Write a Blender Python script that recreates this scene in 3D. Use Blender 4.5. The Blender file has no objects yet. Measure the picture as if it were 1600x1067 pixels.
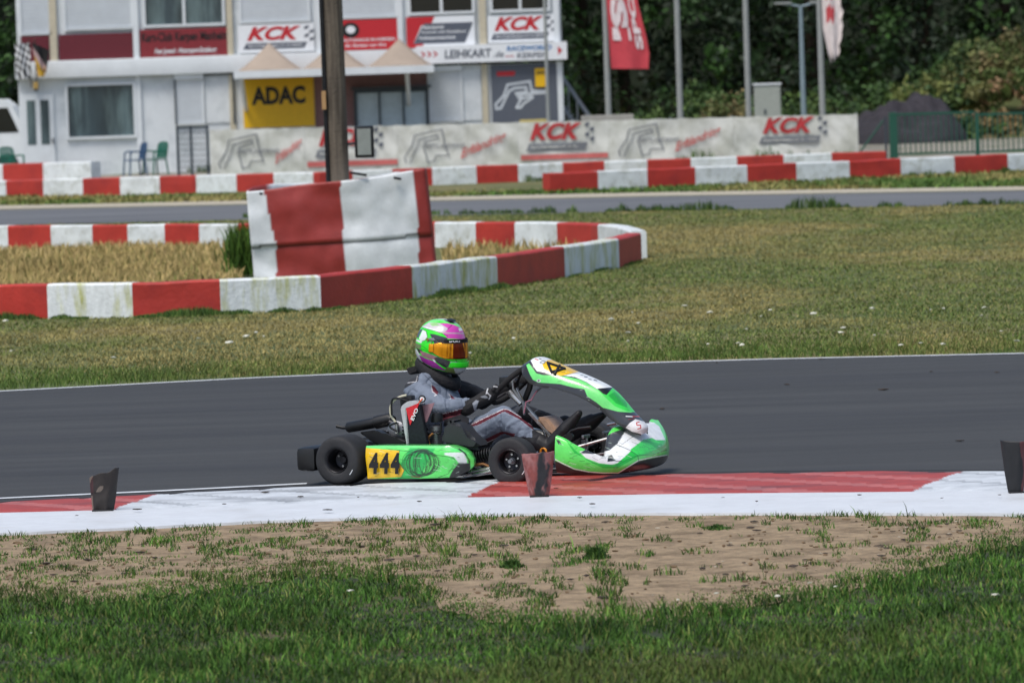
import bpy, bmesh, math, random
import numpy as np
from mathutils import Vector, Matrix, noise
random.seed(7); rng = np.random.default_rng(7)
C = bpy.context.scene.collection
R = math.radians
# ---------------------------------------------------------------- camera, sky, sun, exposure
F = 8000.0; H = 2.235; YH = 127.0; ROLL = R(1.9); W0, H0 = 1600, 1067
PITCH = math.atan((H0/2 - YH)/F)
fwd = Vector((0, math.cos(PITCH), -math.sin(PITCH)))
r0 = Vector((1, 0, 0)); u0 = r0.cross(fwd)
rt = r0*math.cos(ROLL) - u0*math.sin(ROLL); up = u0*math.cos(ROLL) + r0*math.sin(ROLL)
CAM = Vector((0, 0, H))
cd = bpy.data.cameras.new('camera'); cam = bpy.data.objects.new('camera', cd); C.objects.link(cam)
m3 = Matrix((rt, up, -fwd)).transposed().to_4x4(); m3.translation = CAM
cam.matrix_world = m3
cd.sensor_width = 36; cd.lens = F/W0*36; cd.clip_start = 1; cd.clip_end = 6000
cd.dof.use_dof = True; cd.dof.focus_distance = 29.0; cd.dof.aperture_fstop = 6.4
bpy.context.scene.camera = cam
SUN_EL, SUN_AZ = R(62), R(-35)          # azimuth measured from -Y (behind the camera) towards -X
world = bpy.data.worlds.new('World'); bpy.context.scene.world = world; world.use_nodes = True
wn = world.node_tree.nodes; bg = wn['Background']
sky = wn.new('ShaderNodeTexSky'); sky.sky_type = 'NISHITA'; sky.sun_disc = False
sky.sun_elevation = SUN_EL; sky.dust_density = 2.5; sky.air_density = 1.0
world.node_tree.links.new(sky.outputs[0], bg.inputs[0]); bg.inputs[1].default_value = 0.12
sl = bpy.data.lights.new('sun', 'SUN'); sl.energy = 2.2; sl.angle = R(24); sl.color = (1, .95, .88)
so = bpy.data.objects.new('sun', sl); C.objects.link(so)
sdir = Vector((math.sin(SUN_AZ)*math.cos(SUN_EL), -math.cos(SUN_AZ)*math.cos(SUN_EL), math.sin(SUN_EL)))
so.rotation_euler = sdir.to_track_quat('Z', 'Y').to_euler()
sky.sun_rotation = math.atan2(sdir.x, sdir.y)
vs = bpy.context.scene.view_settings
vs.view_transform = 'Standard'; vs.look = 'None'; vs.gamma = 1; vs.exposure = 0.27

# ---------------------------------------------------------------- helpers
def ray(px, py):
    return (fwd*F + rt*(px - W0/2) - up*(py - H0/2)).normalized()
def G(px, py, z=0.0):                       # ground point seen at a place of the photograph
    d = ray(px, py); return CAM + d*((z - H)/d.z)
def D(px, py, Y):                           # point on the vertical plane at distance Y
    d = ray(px, py); return CAM + d*(Y/d.y)
def PXv(co):                                # Nx3 array -> Nx2
    v = np.asarray(co) - np.array(CAM); w = v @ np.array(fwd)
    return np.stack([W0/2 + F*(v @ np.array(rt))/w, H0/2 - F*(v @ np.array(up))/w], 1)
def lin(c):
    return tuple(((x/255)/12.92 if x/255 <= .04045 else (((x/255)+.055)/1.055)**2.4) for x in c)
MATS = {}
def mat(name, col, rough=.6, metal=0, var=.12, vscale=8, bump=0, bscale=60, coat=0, spec=.5, attr=False, stretch=None, col2=None, mixscale=3, mixlo=.45, mixhi=.6, alpha=None, trans=0):
    if name in MATS: return MATS[name]
    m = bpy.data.materials.new(name); m.use_nodes = True; nt = m.node_tree; N = nt.nodes; L = nt.links
    b = N['Principled BSDF']; b.inputs['Roughness'].default_value = rough; b.inputs['Metallic'].default_value = metal
    b.inputs['Coat Weight'].default_value = coat; b.inputs['Specular IOR Level'].default_value = spec
    if trans: b.inputs['Transmission Weight'].default_value = trans
    tc = N.new('ShaderNodeTexCoord'); co = tc.outputs['Object']
    if stretch:
        mp = N.new('ShaderNodeMapping'); mp.inputs['Scale'].default_value = stretch; L.new(co, mp.inputs[0]); co = mp.outputs[0]
    if attr:
        a = N.new('ShaderNodeAttribute'); a.attribute_name = 'Col'; base = a.outputs['Color']
    else:
        rgb = N.new('ShaderNodeRGB'); rgb.outputs[0].default_value = (*col, 1); base = rgb.outputs[0]
    if col2:
        n2 = N.new('ShaderNodeTexNoise'); n2.inputs['Scale'].default_value = mixscale; n2.inputs['Detail'].default_value = 6; n2.inputs['Roughness'].default_value = .65
        L.new(co, n2.inputs[0])
        mr = N.new('ShaderNodeMapRange'); mr.inputs[1].default_value = mixlo; mr.inputs[2].default_value = mixhi; L.new(n2.outputs[0], mr.inputs[0])
        mx = N.new('ShaderNodeMixRGB'); L.new(mr.outputs[0], mx.inputs[0]); L.new(base, mx.inputs[1]); mx.inputs[2].default_value = (*col2, 1); base = mx.outputs[0]
    n = N.new('ShaderNodeTexNoise'); n.inputs['Scale'].default_value = vscale; n.inputs['Detail'].default_value = 7; n.inputs['Roughness'].default_value = .7
    L.new(co, n.inputs[0])
    mr = N.new('ShaderNodeMapRange'); mr.inputs[1].default_value = .3; mr.inputs[2].default_value = .7
    mr.inputs[3].default_value = 1 - var*1.5; mr.inputs[4].default_value = 1 + var; L.new(n.outputs[0], mr.inputs[0])
    mu = N.new('ShaderNodeVectorMath'); mu.operation = 'SCALE'; L.new(base, mu.inputs[0]); L.new(mr.outputs[0], mu.inputs['Scale'])
    L.new(mu.outputs[0], b.inputs['Base Color'])
    if bump:
        n3 = N.new('ShaderNodeTexNoise'); n3.inputs['Scale'].default_value = bscale; n3.inputs['Detail'].default_value = 4; L.new(tc.outputs['Object'], n3.inputs[0])
        bp = N.new('ShaderNodeBump'); bp.inputs['Strength'].default_value = bump; bp.inputs['Distance'].default_value = .02
        L.new(n3.outputs[0], bp.inputs['Height']); L.new(bp.outputs[0], b.inputs['Normal'])
    MATS[name] = m; return m

def link(name, me, m=None, parent=None, smooth=False):
    o = bpy.data.objects.new(name, me); C.objects.link(o)
    if m: me.materials.append(m)
    if parent is not None: o.parent = parent
    if smooth: me.shade_smooth()
    return o
def tag(o, label=None, cat=None, group=None, kind=None):
    if label: o['label'] = label
    if cat: o['category'] = cat
    if group: o['group'] = group
    if kind: o['kind'] = kind
    return o
def empty(name, loc=(0, 0, 0), rz=0):
    o = bpy.data.objects.new(name, None); C.objects.link(o); o.location = loc; o.rotation_euler = (0, 0, rz); o.empty_display_size = .1
    return o
def copy_tree(o, parent=None):
    c = o.copy(); C.objects.link(c)
    if parent is not None: c.parent = parent
    for ch in [x for x in C.objects if x.parent == o]: copy_tree(ch, c)
    return c
def pydata(name, v, f, m=None, parent=None, smooth=False):
    me = bpy.data.meshes.new(name); me.from_pydata([tuple(p) for p in v], [], f); me.update()
    return link(name, me, m, parent, smooth)
class MB:                                   # collects shapes into one mesh
    def __init__(s): s.bm = bmesh.new()
    def box(s, c, size, rot=None, bev=0):
        g = bmesh.ops.create_cube(s.bm, size=1); vs_ = g['verts']
        M = Matrix.Translation(c) @ (rot.to_4x4() if rot else Matrix.Identity(4)) @ Matrix.Diagonal((*size, 1))
        bmesh.ops.transform(s.bm, matrix=M, verts=vs_)
        if bev:
            es = list({e for v in vs_ for e in v.link_edges}); bmesh.ops.bevel(s.bm, geom=es, offset=bev, segments=2, affect='EDGES', profile=.6)
        return s
    def quad(s, pts):
        s.bm.faces.new([s.bm.verts.new(p) for p in pts]); return s
    def prism(s, pts, off):                 # polygon pts (3D, planar), extruded by vector off
        off = Vector(off); a = [s.bm.verts.new(p) for p in pts]; b = [s.bm.verts.new(Vector(p)+off) for p in pts]; n = len(pts)
        s.bm.faces.new(a); s.bm.faces.new(b[::-1])
        for i in range(n): s.bm.faces.new([a[i], b[i], b[(i+1) % n], a[(i+1) % n]][::-1])
        return s
    def tube(s, pts, r, n=10, caps=True):
        pts = [Vector(p) for p in pts]; rs = r if isinstance(r, (list, tuple)) else [r]*len(pts); rings = []; t0 = (pts[1]-pts[0]).normalized()
        a = t0.orthogonal().normalized()
        for i, p in enumerate(pts):
            t = ((pts[min(i+1, len(pts)-1)]-pts[max(i-1, 0)])).normalized()
            a = (a - t*a.dot(t)).normalized(); b = t.cross(a)
            rings.append([s.bm.verts.new(p + (a*math.cos(2*math.pi*k/n) + b*math.sin(2*math.pi*k/n))*rs[i]) for k in range(n)])
        for i in range(len(rings)-1):
            for k in range(n): s.bm.faces.new([rings[i][k], rings[i][(k+1) % n], rings[i+1][(k+1) % n], rings[i+1][k]])
        if caps: s.bm.faces.new(rings[0][::-1]); s.bm.faces.new(rings[-1])
        return s
    def lathe(s, prof, M, n=32, closed=False, caps=True):  # profile (r, z) about local z
        rings = []
        for r_, z in prof:
            rings.append([s.bm.verts.new(M @ Vector((r_*math.cos(2*math.pi*k/n), r_*math.sin(2*math.pi*k/n), z))) for k in range(n)])
        m_ = len(rings)
        for i in range(m_ if closed else m_-1):
            A, B = rings[i], rings[(i+1) % m_]
            for k in range(n): s.bm.faces.new([A[k], A[(k+1) % n], B[(k+1) % n], B[k]])
        if not closed and caps: s.bm.faces.new(rings[0][::-1]); s.bm.faces.new(rings[-1])
        return s
    def build(s, name, m, parent=None, smooth=False, angle=None):
        bmesh.ops.recalc_face_normals(s.bm, faces=s.bm.faces)
        me = bpy.data.meshes.new(name); s.bm.to_mesh(me); s.bm.free(); o = link(name, me, m, parent)
        if smooth: me.shade_smooth(); 
        if smooth and angle is None: angle = 40
        if smooth:
            me.set_sharp_from_angle(angle=R(angle))
        return o
def grid(name, P, m=None, parent=None, smooth=True, closed=False):   # P[i][j] array of points
    P = np.asarray(P, float); a, b = P.shape[:2]; idx = np.arange(a*b).reshape(a, b); f = []
    q = np.stack([idx[:-1, :-1], idx[1:, :-1], idx[1:, 1:], idx[:-1, 1:]], -1).reshape(-1, 4).tolist()
    if closed: q += np.stack([idx[:-1, -1], idx[1:, -1], idx[1:, 0], idx[:-1, 0]], -1).reshape(-1, 4).tolist()
    return pydata(name, P.reshape(-1, 3).tolist(), q, m, parent, smooth)
def cr(xs, ys, t):                          # smooth interpolation through samples
    xs = np.asarray(xs, float); ys = np.asarray(ys, float); t = np.asarray(t, float)
    one = ys.ndim == 1
    if one: ys = ys[:, None]
    mt = np.gradient(ys, xs, axis=0); i = np.clip(np.searchsorted(xs, t) - 1, 0, len(xs)-2); h = xs[i+1]-xs[i]; s = np.clip((t - xs[i])/h, 0, 1)[:, None]; h = h[:, None]
    o = (2*s**3-3*s**2+1)*ys[i] + (s**3-2*s**2+s)*h*mt[i] + (-2*s**3+3*s**2)*ys[i+1] + (s**3-s**2)*h*mt[i+1]
    return o[:, 0] if one else o
def inpoly(p, poly):
    poly = np.asarray(poly, float); x, y = p[:, 0], p[:, 1]; ins = np.zeros(len(p), bool); j = len(poly)-1
    for i in range(len(poly)):
        xi, yi = poly[i]; xj, yj = poly[j]
        c = ((yi > y) != (yj > y)) & (x < (xj-xi)*(y-yi)/(yj-yi+1e-12)+xi); ins ^= c; j = i
    return ins
def nearline(p, pl, w):
    d = np.full(len(p), 1e9)
    for a, b in zip(pl[:-1], pl[1:]):
        a = np.array(a, float); b = np.array(b, float); ab = b-a; t = np.clip(((p-a) @ ab)/(ab @ ab), 0, 1)
        d = np.minimum(d, np.linalg.norm(p-(a+t[:, None]*ab), axis=1))
    return d < w
def livery(o, base, items, tf=lambda p: p, wco=None):
    """fixed colour attribute of a painted surface; items: ('p', colour, polygon) or ('l', colour, polyline, half width)"""
    me = o.data; n = len(me.vertices); co = np.zeros(n*3); me.vertices.foreach_get('co', co); co = co.reshape(-1, 3)
    M = np.array(o.matrix_world if wco is None else wco); w = co @ M[:3, :3].T + M[:3, 3]; p = tf(PXv(w))
    col = np.ones((n, 4)); col[:, :3] = lin(base)
    offs = [(-.3, -.1), (.1, -.3), (.3, .1), (-.1, .3)]
    for it in items:
        q = np.array(it[2], float); m_ = 2; bb_ = (p[:, 0] > q[:, 0].min()-m_) & (p[:, 0] < q[:, 0].max()+m_) & (p[:, 1] > q[:, 1].min()-m_) & (p[:, 1] < q[:, 1].max()+m_)
        idx = np.nonzero(bb_)[0]
        if not len(idx): continue
        cov = np.zeros(len(idx))
        for o_ in offs: cov += (inpoly(p[idx]+o_, it[2]) if it[0] == 'p' else nearline(p[idx]+o_, it[2], it[3]))/4
        col[idx, :3] = col[idx, :3]*(1-cov[:, None]) + np.array(lin(it[1]))*cov[:, None]
    a = me.color_attributes.new('Col', 'FLOAT_COLOR', 'POINT'); a.data.foreach_set('color', col.ravel())
    return co, w, p, col, a
def setcol(a, col): a.data.foreach_set('color', np.ascontiguousarray(col).ravel())
def textmesh(s, shear=0, bold=0):
    cu = bpy.data.curves.new('t', 'FONT'); cu.body = s; cu.shear = shear; cu.offset = bold; cu.size = 1; cu.resolution_u = 3; cu.fill_mode = 'BOTH'
    o = bpy.data.objects.new('t', cu); C.objects.link(o); bpy.context.view_layer.update()
    me = bpy.data.meshes.new_from_object(o.evaluated_get(bpy.context.evaluated_depsgraph_get()))
    bpy.data.objects.remove(o); bpy.data.curves.remove(cu)
    n = len(me.vertices); co = np.zeros(n*3); me.vertices.foreach_get('co', co); co = co.reshape(-1, 3)[:, :2]
    f = [list(p.vertices) for p in me.polygons]; bpy.data.meshes.remove(me)
    mn, mx = co.min(0), co.max(0); return (co-mn)/(mx-mn), f   # unit box
def letter(name, s, fn, m, parent, shear=0, bold=.02, flip=False):
    """text laid on a surface: fn(u, v) -> point, u,v in 0..1"""
    co, f = textmesh(s, shear, bold)
    return pydata(name, [fn(u, v) for u, v in co], f, m, parent)
def noisearr(co, scale, seed=0):
    return np.array([noise.noise(Vector(c)*scale + Vector((seed, seed*1.7, 0))) for c in co])

# ---------------------------------------------------------------- materials
RED = lin((180, 52, 42)); WHT = lin((222, 228, 230))
M_red = mat('red_wall_paint', RED, .55, var=.14, vscale=5, bump=.2, bscale=25, col2=lin((128, 34, 36)), mixscale=2.5, mixlo=.5, mixhi=.75)
M_wht = mat('white_wall_paint', WHT, .55, var=.12, vscale=4, bump=.2, bscale=25, col2=lin((176, 180, 172)), mixscale=5, mixlo=.5, mixhi=.72)
M_whtmoss = mat('mossy_white_paint', WHT, .6, var=.12, vscale=6, bump=.3, bscale=25, stretch=(3, 3, .7), col2=lin((178, 182, 112)), mixscale=2.2, mixlo=.46, mixhi=.66)
M_asph = mat('asphalt', lin((60, 61, 61)), .75, var=.18, vscale=2.2, bump=.25, bscale=220, stretch=(.10, 1.3, 1), col2=lin((50, 51, 53)), mixscale=.8, mixlo=.42, mixhi=.68)
M_asph2 = mat('far_asphalt', lin((108, 110, 112)), .7, var=.12, vscale=2, stretch=(.2, 1.5, 1), col2=lin((86, 88, 91)), mixscale=1.0)
M_line = mat('line_paint', lin((205, 210, 214)), .6, var=.15, vscale=9)
M_wall = mat('white_container_paint', lin((212, 218, 222)), .5, var=.07, vscale=1.3, col2=lin((160, 170, 176)), mixscale=.9, mixlo=.5, mixhi=.8)
M_trim = mat('white_trim', lin((212, 218, 222)), .5, var=.06, vscale=2)
M_beige = mat('beige_post', lin((190, 182, 160)), .6, var=.1)
M_shut = mat('roller_shutter', lin((205, 212, 218)), .5, var=.05, vscale=3)
M_glass = mat('window_glass', lin((52, 68, 76)), .12, var=.35, vscale=.8, spec=.8, col2=lin((96, 116, 120)), mixscale=.5, stretch=(2, 1, .3), mixlo=.48, mixhi=.6)
M_dglass = mat('dark_glass', lin((14, 20, 22)), .1, var=.2, spec=.8)
M_maroon = mat('maroon_board', lin((98, 26, 38)), .5, var=.08)
M_sred = mat('sign_red', lin((186, 34, 44)), .45, var=.05)
M_yel = mat('sign_yellow', lin((226, 178, 8)), .45, var=.05)
M_blk = mat('black_paint', lin((18, 18, 20)), .5, var=.1)
M_sgrey = mat('sign_grey', lin((84, 90, 102)), .5, var=.05)
M_swht = mat('sign_white', lin((226, 230, 234)), .45, var=.05)
M_blue = mat('sign_blue', lin((40, 110, 170)), .5)
M_metal = mat('galvanised_steel', lin((150, 155, 160)), .45, .6, var=.1)
M_pole = mat('pale_pole', lin((150, 154, 152)), .5, .1, var=.1, vscale=3)
M_green = mat('green_fence_paint', lin((22, 78, 62)), .5, var=.1)
M_dgrey = mat('dark_grey_metal', lin((60, 70, 78)), .5, .3)
M_wood = mat('weathered_wood', lin((112, 102, 90)), .9, var=.35, vscale=6, stretch=(9, 9, .5), bump=.6, bscale=30, col2=lin((76, 68, 60)), mixscale=3)
M_bann = mat('banner_fabric', lin((212, 214, 208)), .8, var=.07, vscale=1.5, col2=lin((186, 188, 178)), mixscale=1.2)
M_bprn = mat('banner_print_red', lin((196, 104, 100)), .8); M_bprg = mat('banner_print_grey', lin((120, 124, 130)), .8)
M_canvas = mat('faded_pink_canvas', lin((160, 146, 132)), .85, var=.1, vscale=1)
M_livery = mat('glossy_livery', (1, 1, 1), .28, attr=True, var=.12, vscale=14, coat=.5, spec=.5, col2=None)
M_suit = mat('suit_fabric', (1, 1, 1), .8, attr=True, var=.07, vscale=14, bump=.1, bscale=90)
M_tyre = mat('tyre_rubber', lin((40, 41, 44)), .75, var=.25, vscale=12, bump=.15, bscale=120)
M_bplas = mat('black_plastic', lin((22, 23, 25)), .42, var=.25, vscale=9)
M_chrome = mat('bright_metal', lin((190, 190, 190)), .25, .9, var=.1)
M_alu = mat('cast_aluminium', lin((140, 142, 146)), .4, .8, var=.2, vscale=20)
M_steelb = mat('blackened_steel', lin((46, 46, 50)), .4, .7, var=.3, vscale=14)
M_leaf = mat('leaf', (1, 1, 1), .7, attr=True, var=.2, vscale=.6)
M_grass = mat('grass_blade', (1, 1, 1), .7, attr=True, var=.35, vscale=1.6, spec=.25)
M_sand = mat('sandy_soil', lin((158, 138, 110)), .95, var=.3, vscale=12, bump=1, bscale=55, col2=lin((122, 104, 80)), mixscale=3.5, mixlo=.45, mixhi=.65)
M_bark = mat('bark', lin((60, 50, 40)), .9, var=.3)

# ---------------------------------------------------------------- ground and roads
def sheet(name, pts, z, m, n=1):
    return tag(pydata(name, [(p[0], p[1], z) for p in pts], [list(range(len(pts)))], m), kind='structure')
M_gr = mat('short_dry_grass', lin((84, 94, 50)), .95, var=.22, vscale=3.2, bump=.6, bscale=14, stretch=(.6, .6, 1), col2=lin((118, 110, 70)), mixscale=.32, mixlo=.44, mixhi=.64)
sheet('ground', [(-2500, -200), (2500, -200), (2500, 4500), (-2500, 4500)], -.008, M_gr)
def strip(name, far, near, z, m, n=1):
    """road surface between two polylines given as ground points"""
    v = [(p.x, p.y, z) for p in near] + [(p.x, p.y, z) for p in far]; k = len(near)
    return tag(pydata(name, v, [[i, i+1, k+i+1, k+i] for i in range(k-1)], m), kind='structure')
def Gx(line, xs):
    ys = np.interp(xs, [p[0] for p in line], [p[1] for p in line]); return [G(x, y) for x, y in zip(xs, ys)]
far_edge = [(-2400, 735), (-800, 656), (0, 611), (400, 590), (800, 573), (1200, 561), (1600, 552), (2400, 540), (4200, 530)]
track_near = [(-2400, 904), (-800, 836), (-60, 792), (0, 788), (250, 775), (470, 763), (730, 753), (900, 745), (1200, 740), (1500, 738), (1660, 738), (2400, 745), (4200, 770)]
kerb_mid = [(-60, 808), (0, 806), (200, 801), (430, 793), (730, 782), (1100, 776), (1450, 773), (1660, 773), (1900, 774), (-800, 850)]
kerb_mid.sort()
kerb_low = [(-800, 880), (-60, 842), (0, 837), (200, 828), (400, 818), (600, 811), (800, 806), (1200, 805), (1660, 806), (1900, 807)]
xs = np.array([-2400, -1500, -800, -400, -60] + list(range(0, 1700, 50)) + [2000, 2400, 3300, 4200], float)
strip('race_track', Gx(far_edge, xs), Gx([(x, y+6) for x, y in track_near], xs), 0, M_asph)
# white edge lines
fe = Gx(far_edge, xs); ne = [p + Vector((0, -.11, 0)) for p in fe]
strip('far_edge_line', fe, ne, .004, M_line)
xl = np.linspace(-1500, 480, 40); a = Gx([(x, y-7 if x < 0 else y-7+5*(x/480)) for x, y in [(-2400, 893), (-800, 832), (0, 785), (250, 771), (480, 757)]], xl)
strip('near_edge_line', a, [p+Vector((0, -.09, 0)) for p in a], .004, M_line)
# far track
f2f = [(-2000, 372), (0, 328), (1040, 307), (1600, 298), (3600, 270)]; f2n = [(-2000, 398), (0, 352), (1040, 329), (1600, 319), (3600, 290)]
xs2 = np.linspace(-2000, 3600, 60); strip('far_track', Gx(f2f, xs2), Gx(f2n, xs2), 0, M_asph2)
M_pale = mat('pale_gravel', lin((176, 168, 150)), .95, var=.15, vscale=2)
strip('gravel_verge', Gx([(x, y-7) for x, y in f2f], xs2), Gx([(x, y-1.5) for x, y in f2f], xs2), -.004, M_pale)
strip('gravel_yard', [D(x, 200, 168) for x in (-2200, 4000)], [D(x, 200, 122) for x in (-2200, 4000)], -.0045, mat('yard_gravel', lin((146, 140, 130)), .95, var=.2, vscale=1.2, col2=lin((104, 112, 76)), mixscale=.5, mixlo=.5, mixhi=.6)) 
# sandy patch in the foreground
sand_up = [(-900, 870), (-60, 836), (200, 826), (500, 812), (800, 804), (1200, 803), (1560, 806), (1660, 812)]
sand_lo = [(-900, 960), (-60, 900), (150, 915), (330, 895), (520, 872), (640, 890), (700, 925), (900, 945), (1150, 925), (1330, 895), (1450, 862), (1560, 830), (1660, 820)]
xs3 = np.linspace(-880, 1640, 260)
yl = cr([p[0] for p in sand_lo], [p[1] for p in sand_lo], xs3) + np.array([9*noise.noise(Vector((x*.05, 0, 0))) + 7*noise.noise(Vector((x*.2, 3, 0))) for x in xs3])
strip('sandy_patch', Gx(sand_up, xs3), [G(x, y+26) for x, y in zip(xs3, yl)], .0, M_sand)
def sandlow(x): return np.interp(x, xs3, yl)

# kerb: ribbed coloured part and flat white part
xk = np.linspace(-780, 1880, 1100); A = Gx(track_near, xk); B = Gx(kerb_mid, xk); Cc = Gx(kerb_low, xk); nv = 26
P = []; CO = []
KR, KW = lin((166, 62, 52)), lin((202, 208, 213))
for i, x in enumerate(xk):
    row = []
    for j in range(nv):
        t = j/(nv-1); p = A[i].lerp(B[i], t)
        p = p + Vector((0, .12*noise.noise(Vector((p.x*2.3, 5, 0)))*(1-t)**3, 0))
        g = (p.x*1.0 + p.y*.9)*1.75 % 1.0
        z = .004 + .010*min(1, t*5) + (.012*min(1, g*3) if t > .08 else 0)*(1-max(0, t-.9)*10)
        row.append((p.x, p.y, z))
        px = x; bx = [(-300, -360), (258, 178), (800, 728), (1515, 1425), (2100, 2050)]
        k = sum(px > (a_*(1-t)+b_*t) + 3*noise.noise(p*6) for a_, b_ in bx); col = KR if k % 2 == 1 else KW
        n1 = noise.noise(Vector((p.x*1.2, p.y*5, 2))); n2 = noise.noise(p*9)
        wear_shade = max(0, n1*1.6-.15+.35*n2) + (.75 if t < .05 else 0)*(.6+n2)  # wear, plus contact shade painted along the lip at the track edge
        dirt_shade = lin((58, 50, 52)); wear_shade = min(.8, max(0, wear_shade)*(.75 if k % 2 == 1 else .5)); col = tuple(c*(1-wear_shade)+d*wear_shade for c, d in zip(col, dirt_shade))
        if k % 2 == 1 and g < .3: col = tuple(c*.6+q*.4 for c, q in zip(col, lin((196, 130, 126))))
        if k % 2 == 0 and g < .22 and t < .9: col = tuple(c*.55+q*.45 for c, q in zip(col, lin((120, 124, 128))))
        CO.append((*col, 1))
    P.append(row)
kerb = tag(grid('kerb', P, mat('kerb_paint', (1, 1, 1), .5, attr=True, var=.14, vscale=9, bump=.15)), kind='structure')
ca = kerb.data.color_attributes.new('Col', 'FLOAT_COLOR', 'POINT'); setcol(ca, np.array(CO))
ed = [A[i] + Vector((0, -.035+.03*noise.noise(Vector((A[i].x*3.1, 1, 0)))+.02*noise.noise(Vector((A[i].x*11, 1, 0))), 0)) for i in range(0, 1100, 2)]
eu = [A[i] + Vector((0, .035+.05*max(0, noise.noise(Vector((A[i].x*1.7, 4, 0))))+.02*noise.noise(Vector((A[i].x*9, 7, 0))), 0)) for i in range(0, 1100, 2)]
strip('rubber_shade_edge', eu, ed, .0125, mat('rubber_and_painted_shade', lin((30, 29, 31)), .9, var=.3))  # dark strip: rubber line with the kerb lip's contact shadow painted in
P = []
for i, x in enumerate(xk[::4]):
    b, c = B[i*4], Cc[i*4]; row = []
    for j in range(6):
        t = j/5; p = b.lerp(c, t); row.append((p.x, p.y + (.03*noise.noise(Vector((p.x*5, 0, 0))) if j == 5 else 0), .018 - .004*t))
    row.append((row[-1][0], row[-1][1]-.004, -.02)); P.append(row)
tag(grid('kerb_border', P, mat('fresh_white_paint', lin((208, 213, 218)), .5, var=.07, vscale=5, col2=lin((176, 178, 178)), mixscale=2.5, mixlo=.55, mixhi=.8, bump=.15, bscale=40), smooth=False), kind='structure')

# ---------------------------------------------------------------- grass, as counts past telling apart
def blades(name, pos, h, w, cols, lean=.5, seed=0, kind='stuff', label=None, m=None):
    r = np.random.default_rng(seed); n = len(pos); ang = r.uniform(0, 2*np.pi, n); face = r.normal(0, .7, n)
    d = np.stack([np.cos(face), np.sin(face), np.zeros(n)], 1)*(w[:, None]/2); la = np.stack([np.cos(ang), np.sin(ang)], 1)*(h*lean*r.uniform(.2, 1.3, n))[:, None]
    v = np.zeros((n, 5, 3)); v[:, 0] = pos-d; v[:, 1] = pos+d
    mid = pos.copy(); mid[:, 2] += h*.6; mid[:, :2] += la*.35; v[:, 2] = mid+d*.75; v[:, 3] = mid-d*.75
    tip = pos.copy(); tip[:, 2] += h; tip[:, :2] += la; v[:, 4] = tip
    me = bpy.data.meshes.new(name); me.vertices.add(n*5); me.vertices.foreach_set('co', v.ravel())
    b = (np.arange(n)*5)[:, None]; li = (b + np.array([0, 1, 2, 3, 3, 2, 4])[None]).ravel()
    me.loops.add(n*7); me.loops.foreach_set('vertex_index', li.astype(np.int32)); me.polygons.add(n*2)
    ls = (np.arange(n)*7)[:, None] + np.array([0, 4]); me.polygons.foreach_set('loop_start', ls.ravel().astype(np.int32))
    me.update(calc_edges=True); me.validate()
    c = np.ones((n, 5, 4)); c[:, :, :3] = cols[:, None, :]; a = me.color_attributes.new('Col', 'FLOAT_COLOR', 'POINT'); setcol(a, c)
    o = link(name, me, m or M_grass); tag(o, label, kind=kind); 
    if label: o['category'] = 'grass'
    return o
def palette(r, n, cs, ws, jit=.25):
    cs = np.array([lin(c) for c in cs]); k = r.choice(len(cs), n, p=np.array(ws)/sum(ws)); return cs[k]*(1+r.uniform(-jit, jit, (n, 1)))
def N2(x, y, s, seed=0): return np.array([noise.noise(Vector((a*s, b*s, seed))) for a, b in zip(x, y)])
# foreground
n = 300000; r = np.random.default_rng(1)
Yf = r.uniform(17.0, 27.5, n); Xf = r.uniform(-1.9, 1.9, n)*Yf*.1; co = np.stack([Xf, Yf, np.zeros(n)], 1); p = PXv(co)
low = sandlow(p[:, 0]); clump = N2(Xf, Yf, 1.3, 1)+.5*N2(Xf, Yf, 4, 2)
clump2 = N2(Xf*1.0, Yf*.55, 6.5, 9) + .5*N2(Xf, Yf*.6, 14, 4)
keep = p[:, 1] > low + clump*20 - 6 + r.exponential(9, n)*(1+1.2*(clump2 < .1))
klow = np.interp(p[:, 0], [q[0] for q in kerb_low], [q[1] for q in kerb_low])
up_edge = (p[:, 1] > klow) & (p[:, 1] < klow + 9) & (clump2 > .0) & (r.random(n) < .7)
bias = np.interp(p[:, 0], [0, 250, 500, 700, 900, 1100, 1500], [.24, .18, .14, .16, .02, -.26, .02])
spots = (p[:, 1] > klow+1) & (clump2 + bias > .16) & (r.random(n) < .8)
k = (keep & (clump2 > -.62)) | up_edge | spots
Xf, Yf, p, clump, clump2, keep, low = [q[k] for q in (Xf, Yf, p, clump, clump2, keep, low)]; n = len(Xf)
hh = r.uniform(.018, .052, n)*(1+.9*clump)*(1+.8*np.clip(clump2, -.6, .9)); hh[~keep] *= .7; hh *= np.clip((p[:, 1]-low)/45+.45, .45, 1)*(keep)+(~keep)*.9; hh *= 1+(r.random(n) > .985)*.9
cc = palette(r, n, [(56, 88, 32), (74, 108, 42), (38, 62, 26), (120, 122, 70), (98, 132, 60)], [4, 4, 3, 1.5, 1.4]); cc *= (1+.45*np.clip(N2(Xf, Yf*.7, 2.4, 21), -.8, .8))[:, None]
warm = np.clip(N2(Xf, Yf, .5, 8)-.05, 0, 1)[:, None]; cc = cc*np.array([1.0, 1.1, .9])*(1-warm*.45) + np.array(lin((120, 116, 66)))*warm*.45
blades('foreground_grass', np.stack([Xf, Yf, np.zeros(n)-.004], 1), np.clip(hh*.84, .012, .1), r.uniform(.003, .0065, n), cc, .75, 2, label='dark green grass along the bottom of the picture in front of the sandy patch')
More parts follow.
